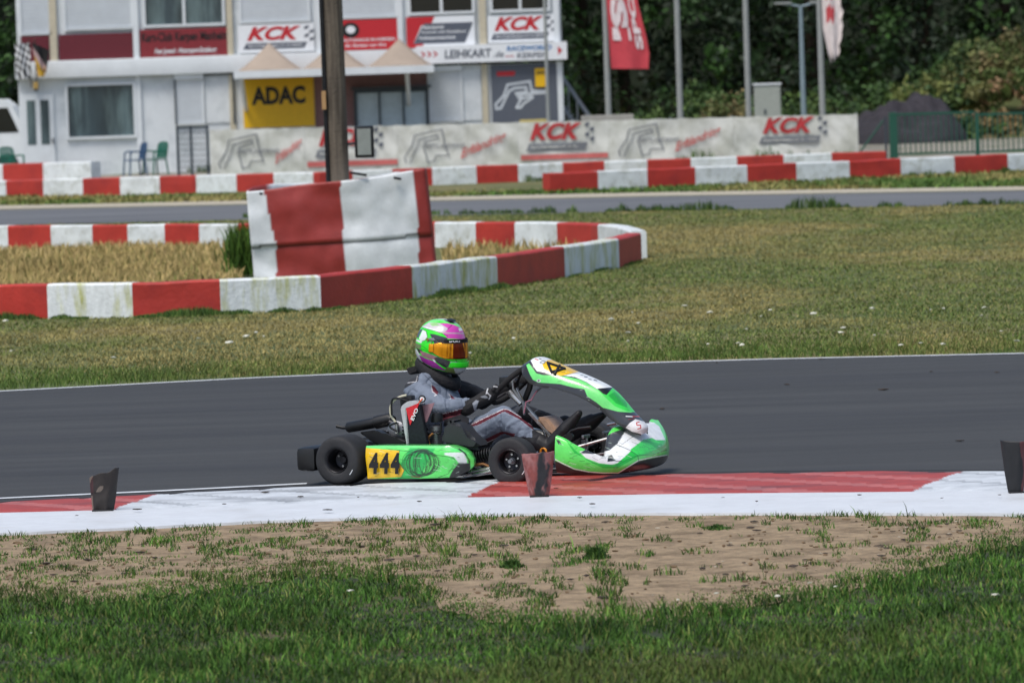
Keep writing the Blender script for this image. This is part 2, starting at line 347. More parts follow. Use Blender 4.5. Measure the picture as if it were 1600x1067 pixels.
# soil under it
v = [(-6, 15, -.003), (6, 15, -.003)] + [tuple(G(x, y+30) + Vector((0, 0, -.003))) for x, y in zip(xs3[::-1], yl[::-1])]
v = [(a, b, -.003) for a, b, *_ in v]
tag(pydata('grass_soil', v, [list(range(len(v)))], mat('dark_soil', lin((44, 54, 26)), .95, var=.35, vscale=7, col2=lin((84, 76, 50)), mixscale=1.3, mixlo=.5, mixhi=.65)), kind='structure')
# middle field
def field(name, n, y0, y1, hx, hr, wr, cs, ws, seed, label, cond=None, lean=1.1, dr=1.0):
    r = np.random.default_rng(seed); Y = y0*(y1/y0)**r.random(n); X = r.uniform(-1, 1, n)*Y*hx; co = np.stack([X, Y, np.zeros(n)-.006], 1); p = PXv(co)
    k = cond(p, X, Y, r); X, Y, p = X[k], Y[k], p[k]; n = len(X); co = co[k]
    cc = palette(r, n, cs, ws); dry = dr*np.clip(2.4*N2(X, Y*.45, .26, 5)+1.3*N2(X*.8, Y*.5, .9, 6)+.5*N2(X, Y*.6, 3, 7)+.12, 0, 1)
    dry = np.clip(dry + .9*(.6+.8*N2(X, Y*.4, 1.1, 9))*np.exp(-((p[:, 1]-385)/22)**2)*(p[:, 0] > 980), 0, 1)[:, None]
    cc = cc*(1-.7*dry)+np.array(lin((156, 140, 94)))*.7*dry*(1+r.uniform(-.3, .3, (n, 1)))
    cc = cc*np.array([1.14, 1.12, 1.05])
    return blades(name, co, r.uniform(*hr, n)*(1+.5*N2(X, Y, 1.2, 3)), r.uniform(*wr, n)*(Y/45), cc, lean, seed, label=label)
fe_y = lambda x: np.interp(x, [q[0] for q in far_edge], [q[1] for q in far_edge])
near2 = lambda x: np.interp(x, [q[0] for q in f2n], [q[1] for q in f2n])
wall_front = [(0, 497), (75, 497), (208, 495), (345, 490), (502, 483), (645, 466), (779, 449), (885, 432), (969, 418), (1003, 407)]
loopf = lambda x: np.where(x < 1003, np.interp(x, [q[0] for q in wall_front], [q[1] for q in wall_front]), 0)
field('infield_grass', 390000, 40, 92, .17, (.010, .030), (.006, .012), [(100, 116, 60), (86, 106, 52), (120, 126, 72), (76, 96, 46), (146, 138, 94)], [4, 3, 3, 2, 1], 11,
      'short mown green and tan grass between the race track and the far track',
      lambda p, X, Y, r: (p[:, 1] < fe_y(p[:, 0])-1.5) & (p[:, 1] > near2(p[:, 0])+1) & ((p[:, 0] > 1000) | (p[:, 1] > loopf(p[:, 0])-2) | (p[:, 1] < 358)))
field('verge_grass', 80000, 37, 45, .17, (.03, .06), (.005, .009), [(78, 104, 46), (96, 116, 56), (64, 90, 40)], [3, 3, 2], 12,
      'taller green grass fringe along the far white line of the track',
      lambda p, X, Y, r: (p[:, 1] < fe_y(p[:, 0])-1) & (p[:, 1] > fe_y(p[:, 0])-12-22*r.random(len(p))**2), dr=.25, lean=.6)
field('loop_grass', 110000, 51, 74, .13, (.06, .17), (.009, .018), [(176, 154, 104), (190, 168, 120), (152, 138, 88), (110, 116, 62)], [4, 3, 3, 1.6], 13,
      'tall dry straw coloured grass inside the painted wall loop',
      lambda p, X, Y, r: (p[:, 0] < 960) & (p[:, 1] < loopf(p[:, 0])-14) & (p[:, 1] > 389 - 8*(p[:, 0] > 700)) & ~((p[:, 0] > 378) & (p[:, 0] < 692) & (p[:, 1] > 386)) & ((p[:, 0] < 690) | (r.random(len(p)) < .25)), lean=.5, dr=.5)
W3b = lambda x: np.interp(x, [-2000, 0, 860, 1600, 3600], [360, 309, 300, 268, 190])
field('far_verge_grass', 75000, 88, 118, .16, (.03, .10), (.012, .022), [(78, 108, 50), (96, 120, 60), (60, 92, 42)], [3, 3, 2], 14,
      'green grass strip between the far track and the low painted walls behind it',
      lambda p, X, Y, r: (p[:, 1] < np.interp(p[:, 0], [q[0] for q in f2f], [q[1] for q in f2f])-6) & (p[:, 1] > W3b(p[:, 0])))
def fringe(name, line, n, h, label, seed, cs=((70, 100, 44), (90, 112, 54), (56, 84, 38))):
    r = np.random.default_rng(seed); t = np.sort(r.random(n)); xs = line[0][0] + t*(line[-1][0]-line[0][0]); ys = np.interp(xs, [q[0] for q in line], [q[1] for q in line])
    g = np.array([tuple(G(x, y)) for x, y in zip(xs, ys)]); g[:, 1] -= r.random(n)*.25; cl = np.array([noise.noise(Vector((x*1.1, 2, seed))) + .6*noise.noise(Vector((x*5, 2, seed))) for x in g[:, 0]])
    k = cl > -.15; g, cl = g[k], cl[k]; n = len(g)
    return blades(name, g, np.clip(h*(.35+1.1*cl)*r.uniform(.5, 1.1, n), .02, 1), r.uniform(.008, .014, n)*g[:, 1]/55, palette(r, n, cs, [1]*len(cs)), .35, seed, label=label)
fringe('wall_foot_grass', [(0, 498), (208, 496), (502, 485), (645, 469), (779, 451), (885, 434), (1003, 409)], 7000, .09, 'grass growing along the foot of the near painted wall', 21)
fringe('track_edge_weeds', [(380, 340), (1040, 329), (1600, 319)], 2600, .22, 'green weeds along the near edge of the far track', 22)
fringe('far_wall_grass', [(860, 300), (1600, 269)], 5000, .16, 'grass along the foot of the right hand far wall', 23)
fringe('yard_weeds', [(0, 309), (860, 282)], 3500, .16, 'grass along the foot of the long far wall', 24)
fringe('banner_weeds', [(120, 272), (330, 268), (1340, 247)], 1500, .5, 'weeds growing in front of the printed banners', 25)
# white flowers / litter on the infield, rubber crumbs on sand and track
def crumbs(name, spots, size, m, label, cat, z=.012, flat=.35, seed=1):
    r = random.Random(seed); mb = MB()
    for x, y in spots:
        p = G(x, y); s_ = size*r.uniform(.5, 1.3)
        g = bmesh.ops.create_icosphere(mb.bm, subdivisions=1, radius=1)['verts']
        for v_ in g: v_.co *= r.uniform(.7, 1.3)
        bmesh.ops.transform(mb.bm, matrix=Matrix.Translation((p.x, p.y, z)) @ Matrix.Rotation(r.uniform(-.5, .5), 4, 'Z') @ Matrix.Diagonal((s_*r.uniform(1, 2.2), s_, s_*flat, 1)), verts=g)
    return tag(mb.build(name, m, smooth=True), label, cat, kind='stuff')
rr = random.Random(5)
crumbs('clover_flowers', [(rr.uniform(980, 1600), rr.uniform(480, 550)) for _ in range(26)] + [(rr.uniform(0, 980), rr.uniform(505, 570)) for _ in range(9)] + [(385, 533), (400, 527), (412, 533)], .016, mat('flower_white', lin((205, 205, 190)), .8), 'small white flowers scattered in the infield grass', 'flowers', z=.045, flat=.6)
crumbs('meadow_flowers', [(1306, 934), (1265, 928), (1215, 949), (1120, 945), (1556, 947), (50, 1007), (548, 940), (1060, 955)], .009, MATS['flower_white'], 'few white flowers in the foreground grass', 'flowers', z=.05, flat=.5, seed=3)
M_rub = mat('rubber_crumb', lin((58, 50, 44)), .95)
sp = [(rr.uniform(0, 1500), 0) for _ in range(80)]; sp = [(x, rr.uniform(np.interp(x, [q[0] for q in kerb_low], [q[1] for q in kerb_low])+8, sandlow(x)+4)) for x, _ in sp]
crumbs('rubber_crumbs', sp, .012, M_rub, 'dark rubber crumbs strewn over the sandy patch', 'rubber crumbs', z=.008)
crumbs('kerb_crumbs', [(560, 786), (870, 772), (655, 793), (512, 806), (906, 787), (925, 797), (1130, 787), (1183, 793), (1343, 783), (1472, 788), (1562, 783), (415, 778), (470, 785), (350, 797), (215, 805), (120, 815)] + [(rr.uniform(0, 1600), 0) for _ in range(0)], .012, M_rub, 'dark rubber scraps lying on the kerb', 'rubber scraps', z=.034, flat=.3, seed=8)
crumbs('track_crumbs', [(1283, 562), (1455, 582), (1557, 583), (1120, 568), (1230, 602), (1035, 640), (1380, 610), (1500, 690)], .02, M_rub, 'dark rubber scraps lying on the track', 'rubber scraps', z=.008, flat=.3, seed=9)
crumbs('sand_stones', [(x+rr.uniform(-30, 30), y+rr.uniform(-6, 6)) for x, y in sp], .006, mat('stone', lin((178, 168, 150)), .9), 'little pale stones on the sandy patch', 'stones', z=.006, seed=10)
rr2 = random.Random(17); cl = [(rr2.uniform(0, 1560), 0) for _ in range(420)]; cl = [(x, np.interp(x, [q[0] for q in kerb_low], [q[1] for q in kerb_low])+6+(sandlow(x)+6-np.interp(x, [q[0] for q in kerb_low], [q[1] for q in kerb_low]))*rr2.random()) for x, _ in cl]
crumbs('soil_clods', cl, .007, mat('soil_clod', lin((118, 98, 74)), .95, var=.3), 'brown soil clods and bits scattered over the sandy patch', 'soil clods', z=.004, flat=.7, seed=12)

# ---------------------------------------------------------------- painted low walls
def wall_run(name, line, bounds, height, thick, first_red, label, top_back=None, white=None, closed_end=True, group=None):
    """line: base polyline in photograph coordinates of the face towards the viewer; bounds: x of the colour changes"""
    root = empty(name, G(*line[0])); inv = root.location.copy()
    xs_, ys_ = [q[0] for q in line], [q[1] for q in line]
    for i, (a_, b_) in enumerate(zip(bounds[:-1], bounds[1:])):
        red = (i % 2 == 0) == first_red
        ts = np.linspace(a_, b_, 7); pts = [G(x, np.interp(x, xs_, ys_)) for x in ts]; rows = []
        for k, p in enumerate(pts):
            d = (pts[min(k+1, 6)]-pts[max(k-1, 0)]).normalized(); nrm = Vector((-d.y, d.x, 0))
            if nrm.y < 0: nrm = -nrm
            p = p - inv; wv = .012*noise.noise((p+inv)*1.3); e = .02
            q = p + nrm*thick; hz = height + .012*noise.noise((p+inv)*2.1)
            rows.append([p+Vector((0, 0, -.02)), p + Vector((0, wv, hz*.5)), p+Vector((0, 0, hz-e)), p+nrm*e+Vector((0, 0, hz)), q-nrm*e+Vector((0, 0, hz)), q+Vector((0, 0, hz-e)), q+Vector((0, 0, -.02))])
        v = [tuple(x) for rw in rows for x in rw]; c = 7; f = [[i_*c+j, (i_+1)*c+j, (i_+1)*c+j+1, i_*c+j+1] for i_ in range(6) for j in range(c-1)]
        f += [list(range(c)), [6*c+j for j in range(c)][::-1]]
        o = pydata('red_section' if red else 'white_section', v, f, M_red if red else (white or M_wht), root)
    return tag(root, label, 'wall', group)
wall_run('painted_wall', [(-320, 506), (0, 497), (75, 497), (208, 495), (345, 490), (502, 483), (645, 466), (779, 449), (885, 432), (969, 418), (1003, 407)],
         [-320, -200, -65, 75, 208, 345, 502, 645, 778, 883, 968, 1003], .34, .2, True, 'low red and white painted wall with yellowish moss stains nearest behind the track', white=M_whtmoss)
wr = [(-320, 388), (0, 388), (200, 388), (385, 388), (680, 387), (870, 386), (905, 390), (940, 395), (975, 402)]
wall_run('painted_wall', [(-320, 390), (0, 389), (385, 387), (680, 386), (843, 387), (925, 390), (966, 396), (986, 404)],
         [-320, -250, -120, -50, 13, 80, 145, 200, 258, 312, 372, 430, 490, 555, 615, 680, 744, 805, 871, 935, 986], .34, .2, True, 'low red and white painted wall behind the dry grass, far side of the loop')
wall_run('painted_wall', [(-400, 322), (0, 309), (500, 296), (860, 282), (1385, 263)],
         [-400, -330, -260, -190, -120, -55, 10, 68, 130, 188, 250, 307, 370, 428, 490, 552, 614, 676, 745, 810, 880, 945, 1012, 1080, 1152, 1225, 1300, 1385], .38, .35, True,
         'long low red and white painted wall running in front of the banners')
wall_run('painted_wall', [(860, 301), (1600, 269), (2300, 238)], [860, 935, 1012, 1087, 1168, 1245, 1328, 1408, 1492, 1575, 1660, 1745, 1830, 1920, 2010], .38, .35, True,
         'low red and white painted wall on the right in front of the green gate')
wall_run('painted_wall', [(-140, 295), (143, 288)], [-140, -68, 5, 68, 143], .56, .5, True, 'short taller red and white block wall at the left below the door')
wall_run('painted_wall', [(1012, 190), (1115, 186)], [1012, 1028, 1045, 1062, 1080, 1097, 1115], .4, .3, True, 'far off small red and white barrier behind the flagpoles')

# ---------------------------------------------------------------- padded pole protection, pole and speaker
YP = 60.5
PB = G(535, 432); YP = PB.y
def pole_pad():
    root = empty('pole_pad', (D(535, 432, YP).x, YP, 0)); o = root.location.copy()
    # plan outline: front face slightly bowed, wraps round a wooden pole; top rim irregular
    fx = [(386, 300), (415, 297), (470, 289), (530, 283), (590, 276), (640, 267), (662, 264)]
    zt = cr([q[0] for q in fx], [D(q[0], q[1], YP).z for q in fx], np.linspace(386, 662, 90))
    xt = np.array([D(x, y, YP).x for x, y in zip(np.linspace(386, 662, 90), np.interp(np.linspace(386, 662, 90), [q[0] for q in fx], [q[1] for q in fx]))])
    xb = np.linspace(D(398, 432, YP).x, D(680, 432, YP).x, 90); P = []; CO = []
    zz = np.linspace(0, 1, 44)
    pts = []
    n_side = 26
    for i in range(90):
        t = i/89; y = YP - .05 + .10*(2*t-1)**2; pts.append((xt[i], xb[i], y, zt[i]))
    # wrap: right side goes back and round, left likewise, closed behind
    back = []
    xr, xl_ = pts[-1][0], pts[0][0]
    for i in range(1, n_side):
        a_ = math.pi*i/n_side; cx = (xr+xl_)/2; hw = (xr-xl_)/2
        X_ = cx + hw*math.cos(a_) + (.03 if i < 4 else 0); dx = (xb[-1]-xt[-1])*(1-i/n_side) + (xb[0]-xt[0])*(i/n_side)
        back.append((X_, X_+dx, YP + .05 + .95*math.sin(a_), pts[-1][3]*(1-i/n_side)+pts[0][3]*(i/n_side) + .03*math.sin(3*a_)))
    ring = pts + back
    W = lin((214, 220, 224)); Rr = lin((150, 50, 46))
    for i, (x0_, x1_, y_, z_) in enumerate(ring):
        row = []
        for j, s in enumerate(zz):
            s2 = s; seam = .38; x_ = x1_*(1-s2)+x0_*s2; z = z_*s2 - .02*(1-s2)
            w_ = .05*noise.noise(Vector((x_*1.6, z*2.2, 1))) + .022*noise.noise(Vector((x_*5, z*4, 7)))
            step = .03 if s2 > seam + .015*noise.noise(Vector((x_*3, 0, 0))) else 0
            yy = y_ - (w_ + step) * (1 if i < 90 else -.6)
            row.append((x_-o.x, yy-o.y, z))
            p_ = PXv([(x_, y_, z)])[0][0] if i < 90 else None
            if i < 90:
                b1 = np.interp(s, [0, .4, .6, 1], [432, 432, 424, 413]); b2 = np.interp(s, [0, 1], [540, 532]); b3 = np.interp(s, [0, .5, 1], [655, 653, 645])
                c = Rr if (b1 < p_ < b2 or p_ > b3) else W
                if abs(s - seam - .015*noise.noise(Vector((x_*3, 0, 0)))) < .012: c = tuple(q*.25 for q in c)
            else: c = Rr if (i-90) < 6 else (W if ((i-90)//5) % 2 else Rr)
            CO.append((*c, 1))
        P.append(row)
    P.append(P[0]); CO += CO[:44]
    ob = grid('belt_wrap', P, mat('painted_belting', (1, 1, 1), .5, attr=True, var=.12, vscale=3, bump=.2), root)
    setcol(ob.data.color_attributes.new('Col', 'FLOAT_COLOR', 'POINT'), np.array(CO))
    so_ = ob.modifiers.new('s', 'SOLIDIFY'); so_.thickness = .02; so_.offset = 0
    # pale cap sheet lying in the top
    top = [(q[0]-o.x, (q[2] if i < 90 else q[2]-.06)-o.y + (.04 if i < 90 else 0), q[3]-.06+.03*noise.noise(Vector((q[0]*4, q[2]*4, 0)))) for i, q in enumerate(ring)]
    pydata('top_cover', top, [list(range(len(top)))], M_wht, root)
    for x, y, w_ in ((408, 303, 5), (621, 279, 12), (560, 272, 26)):
        p = D(x, y, YP-.12); MB().box(p-o, (w_/130, .02, .03), Matrix.Rotation(.2, 3, 'Y')).build('strap_patch', M_blk, root)
    return tag(root, 'crumpled red and white painted belting wrapped round the wooden pole', 'pole padding')
pole_pad()
pt = D(515, -60, YP+.35); pb = D(530, 330, YP+.35)
dirp = (pt-pb).normalized(); base = pb - dirp*(pb.z/dirp.z); root = empty('wooden_pole', base); topp = base + dirp*7.5
mb = MB(); mb.tube([Vector((0, 0, -.1)), (topp-base)*.5, topp-base], [.14, .132, .12], 20); mb.build('shaft', M_wood, root, True)
mb = MB(); off = Vector((-.115, -.08, 0)); mb.tube([off + Vector((0, 0, .9)), off + (topp-base)], .028, 8); mb.tube([off+Vector((.01, -.04, .9)), off+Vector((.01, -.04, 0))+(topp-base)], .012, 6); mb.build('cable_conduit', M_steelb, root, True)
pp = D(506, 157, YP+.2)-base; MB().box(pp, (.05, .03, .22)).build('tag_plate', mat('tan_plate', lin((178, 140, 96)), .7), root)
tag(root, 'weathered wooden pole with cable conduit rising from the padded wrap', 'pole')
sc_ = D(569, 222, YP+.2); root = empty('floodlight', sc_); px_ = 1/ (F/(YP+.2))
MB().box((0, .05, 0), (30*px_, .12, 50*px_), bev=.02).build('housing', M_bplas, root, True)
MB().box((0, -.012, 0), (21*px_, .012, 41*px_), bev=.004).build('front_glass', mat('lamp_glass', lin((140, 146, 142)), .3, var=.1), root)
MB().tube([(-.0, .1, 0), (-.18, .12, -.02), (-.30, .16, -.02)], .016, 8).build('bracket', M_steelb, root, True)
tag(root, 'black framed rectangular floodlight bracketed to the wooden pole', 'floodlight')

# ---------------------------------------------------------------- container building
YB = 143.0
def X_(px, py=120): return D(px, py, YB).x
def Z_(px, py): return D(px, py, YB).z
def rectpx(x0, y0, x1, y1, Y=YB):           # bounds in photograph -> (xa, xb, za, zb), measured at the rectangle's centre
    cx, cy = (x0+x1)/2, (y0+y1)/2
    return D(x0, cy, Y).x, D(x1, cy, Y).x, D(cx, y1, Y).z, D(cx, y0, Y).z
bx0, bx1 = X_(28), X_(880); zfl = 2.72
B_ = empty('container_building', ((bx0+bx1)/2, YB, 0)); BO = B_.location.copy()
def bbox(name, r4, d0, d1, m, parent=B_, bev=0, org=BO):   # d0..d1: distance in front (+) of the facade plane
    xa, xb, za, zb = r4
    return MB().box(Vector(((xa+xb)/2, YB-(d0+d1)/2, (za+zb)/2))-org, (xb-xa, abs(d1-d0), zb-za), bev=bev).build(name, m, parent)
MB().box(Vector(((bx0+bx1)/2, YB+3, 1.36))-BO, (bx1-bx0, 6, 2.72)).build('lower_wall', M_wall, B_)
MB().box(Vector(((bx0+bx1)/2, YB+3.02, 4.22))-BO, (bx1-bx0-.02, 6, 2.75)).build('upper_wall', M_wall, B_)
MB().box(Vector(((bx0+bx1)/2, YB+3, 5.75))-BO, (bx1-bx0+.3, 6.3, .3)).build('roof', M_trim, B_)
# floor band between storeys
band = rectpx(30, 0, 660, 10); zb0, zb1 = Z_(300, 116), Z_(300, 88.5)
MB().box(Vector(((bx0-.05+X_(660))/2, YB-.12, (zb0+zb1)/2))-BO, (X_(660)-bx0+.05, .3, zb1-zb0), bev=.04).build('floor_band', M_trim, B_, True)
for px in (86, 215, 362, 500, 628, 757, 872):
    m_ = M_beige if px in (86, 362, 757) else M_trim; w_ = .2 if px in (86, 757) else .16
    MB().box(Vector((X_(px), YB-.05, 4.3))-BO, (w_, .12, 2.75)).build('corner_post', m_, B_)
for px in (215, 362, 757, 874):
    MB().box(Vector((X_(px), YB-.04, 1.38))-BO, (.16, .1, 2.70)).build('corner_post', M_beige if px in (362, 757) else M_trim, B_)
for px, top in ((40, 0), (880, 0)):
    pass
def window(x0, y0, x1, y1, panes=2, m=M_glass, fr=.07):
    xa, xb, za, zb = rectpx(x0, y0, x1, y1); w = MB(); o = Vector(((xa+xb)/2, YB-.05, (za+zb)/2))
    hw, hh_ = (xb-xa)/2, (zb-za)/2
    for s in (-1, 1):
        w.box(o-BO+Vector((s*(hw-fr/2), 0, 0)), (fr, .12, 2*hh_)); w.box(o-BO+Vector((0, 0, s*(hh_-fr/2))), (2*hw-2*fr, .116, fr))
    for k in range(1, panes): w.box(o-BO+Vector((-hw+2*hw*k/panes, 0, 0)), (fr*1.1, .11, 2*hh_-2*fr))
    W_ = w.build('window', M_trim, B_)
    MB().box(o-BO+Vector((0, .035, 0)), (2*hw-.02, .02, 2*hh_-.02)).build('pane', m, W_)
def shutter(x0, y0, x1, y1):
    xa, xb, za, zb = rectpx(x0, y0, x1, y1); mb = MB(); n_ = max(4, int((zb-za)/.11)); n_ = max(3, n_//1)
    for k in range(n_):
        z = za + (zb-za)*(k+.5)/n_; mb.box(Vector(((xa+xb)/2, YB-.055, z))-BO, (xb-xa, .03, (zb-za)/n_*.93), Matrix.Rotation(R(9), 3, 'X'), bev=.006)
    S = mb.build('roller_shutter', M_shut, B_)
    f = MB()
    for x in (xa-.03, xb+.03): f.box(Vector((x, YB-.05, (za+zb)/2))-BO, (.06, .1, zb-za+.1))
    f.box(Vector(((xa+xb)/2, YB-.09, zb+.07))-BO, (xb-xa+.12, .16, .14)); f.box(Vector(((xa+xb)/2, YB-.06, za-.03))-BO, (xb-xa+.12, .1, .05)); f.build('guide_frame', M_trim, S)
shutter(33, -40, 76, 52); shutter(102, -60, 203, 44); shutter(376, -70, 480, 33); shutter(530, -80, 616, 26)
window(222, -90, 350, 42); window(636, -90, 740, 23, m=M_dglass); window(764, -90, 858, 19, m=M_dglass)
window(103, 130, 213, 217, 1); shutter(277, 124, 316, 192); shutter(672, 111, 720, 188)
# flat panel and dark frame beside the shutter, door
bbox('wall_panel', rectpx(320, 121, 363, 192), 0, .04, M_wall); bbox('wall_panel', rectpx(724, 108, 752, 188), 0, .04, M_wall)
mb = MB()
for r4 in (rectpx(273, 118, 276, 196), rectpx(364, 114, 367, 194), rectpx(276, 115, 364, 118)):
    mb.box(Vector(((r4[0]+r4[1])/2, YB-.06, (r4[2]+r4[3])/2))-BO, (r4[1]-r4[0], .1, r4[3]-r4[2]))
mb.build('dark_frame', M_dgrey, B_)
xa, xb, za, zb = rectpx(35, 148, 86, 279); za = .0
dr = MB().box(Vector(((xa+xb)/2, YB-.03, (za+zb)/2+.02))-BO, (xb-xa, .08, zb-za-.04), bev=.01).build('door', M_trim, B_)
for u in (.30, .72):
    r4 = (xa+(xb-xa)*(u-.13), xa+(xb-xa)*(u+.13), Z_(60, 226), Z_(60, 157)); bbox('door_pane', r4, .06, .085, M_glass, dr)
MB().box(Vector((xb-.05, YB-.12, 1.0))-BO, (.04, .08, .14)).build('handle', M_dgrey, dr)
# service window under the canopy, maroon wall behind
bbox('recess_wall', rectpx(492, 116, 668, 200), .0, .03, mat('brown_pink_wall', lin((128, 96, 96)), .7))
sw = rectpx(556, 142, 668, 198); mb = MB(); cx = (sw[0]+sw[1])/2
for k in range(4):
    x = sw[0]+(sw[1]-sw[0])*k/3; mb.box(Vector((x, YB-.1, (sw[2]+sw[3])/2))-BO, (.05 if 0 < k < 3 else .09, .1, sw[3]-sw[2]))
mb.box(Vector((cx, YB-.1, sw[3]))-BO, (sw[1]-sw[0]+.09, .12, .09)); mb.box(Vector((cx, YB-.13, sw[3]+.09))-BO, (sw[1]-sw[0]+.25, .3, .05))
svw = mb.build('service_window', M_dgrey, B_); bbox('pane', (sw[0], sw[1], sw[2], sw[3]-.04), .04, .07, mat('milky_panel', lin((170, 188, 200)), .35, var=.08), svw)
# canopy: three tent peaks on a white edge beam
cv = empty('canopy', (X_(520), YB-1, 0)); CVO = cv.location.copy()
YC = YB-2.2
def cpt(px, py, Y): 
    return D(px, py, Y)
ze = D(520, 111, YC).z; xL, xR = D(368, 115, YC).x, D(675, 104, YC).x; ny = 16
P = []
nx = 120
for i in range(nx+1):
    x = xL+(xR-xL)*i/nx; row = []
    for j in range(ny+1):
        y = YC + 2.15*j/ny; u = (x-xL)/(xR-xL)*3; k = min(2, int(u)); du = abs(u-k-.5)*2; dv = abs(j/ny-.5)*2; d_ = max(du, dv)*.5+.5*math.hypot(du, dv)/1.2
        hgt = .80*max(0, 1-min(1, d_))**1.25; row.append((x-CVO.x, y-CVO.y, ze + .04 + hgt))
    P.append(row)
cn = grid('canvas', P, M_canvas, cv); cn.modifiers.new('s', 'SOLIDIFY').thickness = .01
mb = MB(); mb.box(Vector(((xL+xR)/2, YC, ze-.03))-CVO, (xR-xL+.1, .08, .2)); mb.box(Vector((xL, YC+1.08, ze-.03))-CVO, (.08, 2.1, .16)); mb.box(Vector((xR, YC+1.08, ze-.03))-CVO, (.08, 2.1, .16)); mb.build('edge_beam', M_trim, cv)
for x in (xL+.15, xR-.7):
    MB().tube([Vector((x, YC+.1, ze-.1))-CVO, Vector((x, YB-.1, ze-1.0))-CVO], .06, 6).build('brace', M_trim, cv)
tag(cv, 'faded pink canopy with three tent peaks over the service window', 'canopy')
tag(B_, 'two storey white container building with roller shutters and windows', 'building')

# ---------------------------------------------------------------- signs on the building
def plate(name, x0, y0, x1, y1, m, label, d=.10, th=.05, Y=YB, cat='sign', slope=-1.9):
    xa, xb, za, zb = rectpx(x0, y0, x1, y1, Y-d); root = empty(name, ((xa+xb)/2, Y-d, (za+zb)/2))
    MB().box((0, th/2, 0), (xb-xa, th, zb-za)).build('panel', m, root); tag(root, label, cat)
    root['x0'] = x0
    def S(u, v, e=.004): return Vector((-(xb-xa)/2+(xb-xa)*u, -e, -(zb-za)/2+(zb-za)*v))
    del root['x0']
    return root, S
def words(root, S, s, u0, v0, u1, v1, m, shear=0, bold=.02, name='lettering', e=.006):
    return letter(name, s, lambda a, b: S(u0+(u1-u0)*a, v0+(v1-v0)*b, e), m, root, shear, bold)
def poly(root, S, pts, m, name='printed_shape', e=.004):
    return pydata(name, [S(u, v, e) for u, v in pts], [list(range(len(pts)))], m, root)
def ribbon(root, S, pts, w, m, asp, name='circuit_outline', e=.006):
    mb = MB(); P2 = [S(u, v, e) for u, v in pts]
    for a_, b_ in zip(P2[:-1], P2[1:]):
        d_ = (b_-a_).normalized(); q = Vector((-d_.z, 0, d_.x))*w/2; a2, b2 = a_-d_*w*.4, b_+d_*w*.4
        e_ = Vector((0, -.0004*random.random(), 0)); mb.quad([a2-q+e_, b2-q+e_, b2+q+e_, a2+q+e_])
    return mb.build(name, m, root)
def kck(root, S, u0, u1, v0, v1, mr=M_sred, mg=M_sgrey, small='Kart-Club Kerpen e.V. im ADAC', mw=M_swht, chk=True):
    U = lambda u: u0+(u1-u0)*u; V = lambda v: v0+(v1-v0)*v
    words(root, S, 'KCK', U(.06), V(.38), U(.82), V(1), mr, .35, .045)
    poly(root, S, [(U(0), V(.0)), (U(.86), V(.0)), (U(.9), V(.27)), (U(.05), V(.27))], mg, 'logo_bar')
    words(root, S, small, U(.08), V(.07), U(.84), V(.2), mw, 0, .02, 'small_lettering', .009)
    if chk:
        mb = MB()
        for a_, b_ in ((.86, .62), (.93, .8), (.86, .98), (.93, .46)):
            mb.quad([S(U(a_), V(b_-.16), .006), S(U(a_+.06), V(b_-.12), .006), S(U(a_+.07), V(b_+.02), .006), S(U(a_+.01), V(b_-.02), .006)])
        mb.build('checker_mark', M_sgrey, root)
s1, S = plate('sign', 33, 57, 77, 97, M_maroon, 'small plain maroon board above the door behind the two flags')
s1, S = plate('sign', 92, 53, 210, 95, M_maroon, 'plain dark maroon board below the wide roller shutter')
s1, S = plate('sign', 219, 45, 361, 92, mat('maroon_sign_board', lin((128, 36, 44)), .5), 'maroon club board with black gothic lettering and white line below window')
words(s1, S, 'Kart-Club Kerpen Manheim', .02, .5, .97, .9, M_blk, 0, .03); words(s1, S, 'Fuer Jugend - Motorsport-Erziehung', .16, .14, .84, .36, M_swht, .2, .02)
s1, S = plate('sign', 372, 38, 491, 82, M_swht, 'white club sign with red KCK letters left of the wooden pole'); kck(s1, S, .06, 1.0, .12, .92)
s1, S = plate('sign', 530, 31, 621, 78, M_sred, 'red advertising board with dark oval emblem right of the wooden pole')
poly(s1, S, [(.2+.15*math.cos(a_), .66+.26*math.sin(a_)) for a_ in np.linspace(0, 6.1, 20)], M_blk, 'emblem'); poly(s1, S, [(.2+.08*math.cos(a_), .68+.13*math.sin(a_)) for a_ in np.linspace(0, 6.1, 16)], M_swht, 'emblem_centre', .008)
words(s1, S, 'AUTOHAUS IN KERPEN', .05, .28, .95, .38, M_swht); words(s1, S, 'Ihr Partner vor Ort', .1, .1, .8, .2, M_swht, .2)
s1, S = plate('sign', 635, 26, 742, 74, M_swht, 'white board with red corner and slanted grey text field')
poly(s1, S, [(0, .0), (0, 1), (.42, 1), (.36, .72), (.22, .72), (.1, .14), (.25, .14), (.22, 0)], M_sred); poly(s1, S, [(.1, .12), (.85, .12), (.98, .78), (.26, .78)], M_sgrey, 'text_field', .007)
for k, tx in enumerate(('Malerbetrieb', 'Anstrich und Gestaltung', 'Vollwaermeschutz')): words(s1, S, tx, .24-.03*k, .6-.17*k, (.55, .88, .72)[k], .71-.17*k, M_swht, .2, .02, e=.011)
s1, S = plate('sign', 762, 24, 868, 66, M_swht, 'white club sign with red KCK letters at the right end of the upper storey'); kck(s1, S, .04, 1.0, .1, .95)
s1, S = plate('sign', 650, 69, 886, 97, M_swht, 'long white lettered sign band reading LEIHKART between the storeys', d=.34, th=.3)
for k in range(3): poly(s1, S, [(.03+.04*k, .38), (.05+.04*k, .5), (.03+.04*k, .68), (.045+.04*k, .68), (.065+.04*k, .52), (.045+.04*k, .38)], M_sred, 'arrow_mark')
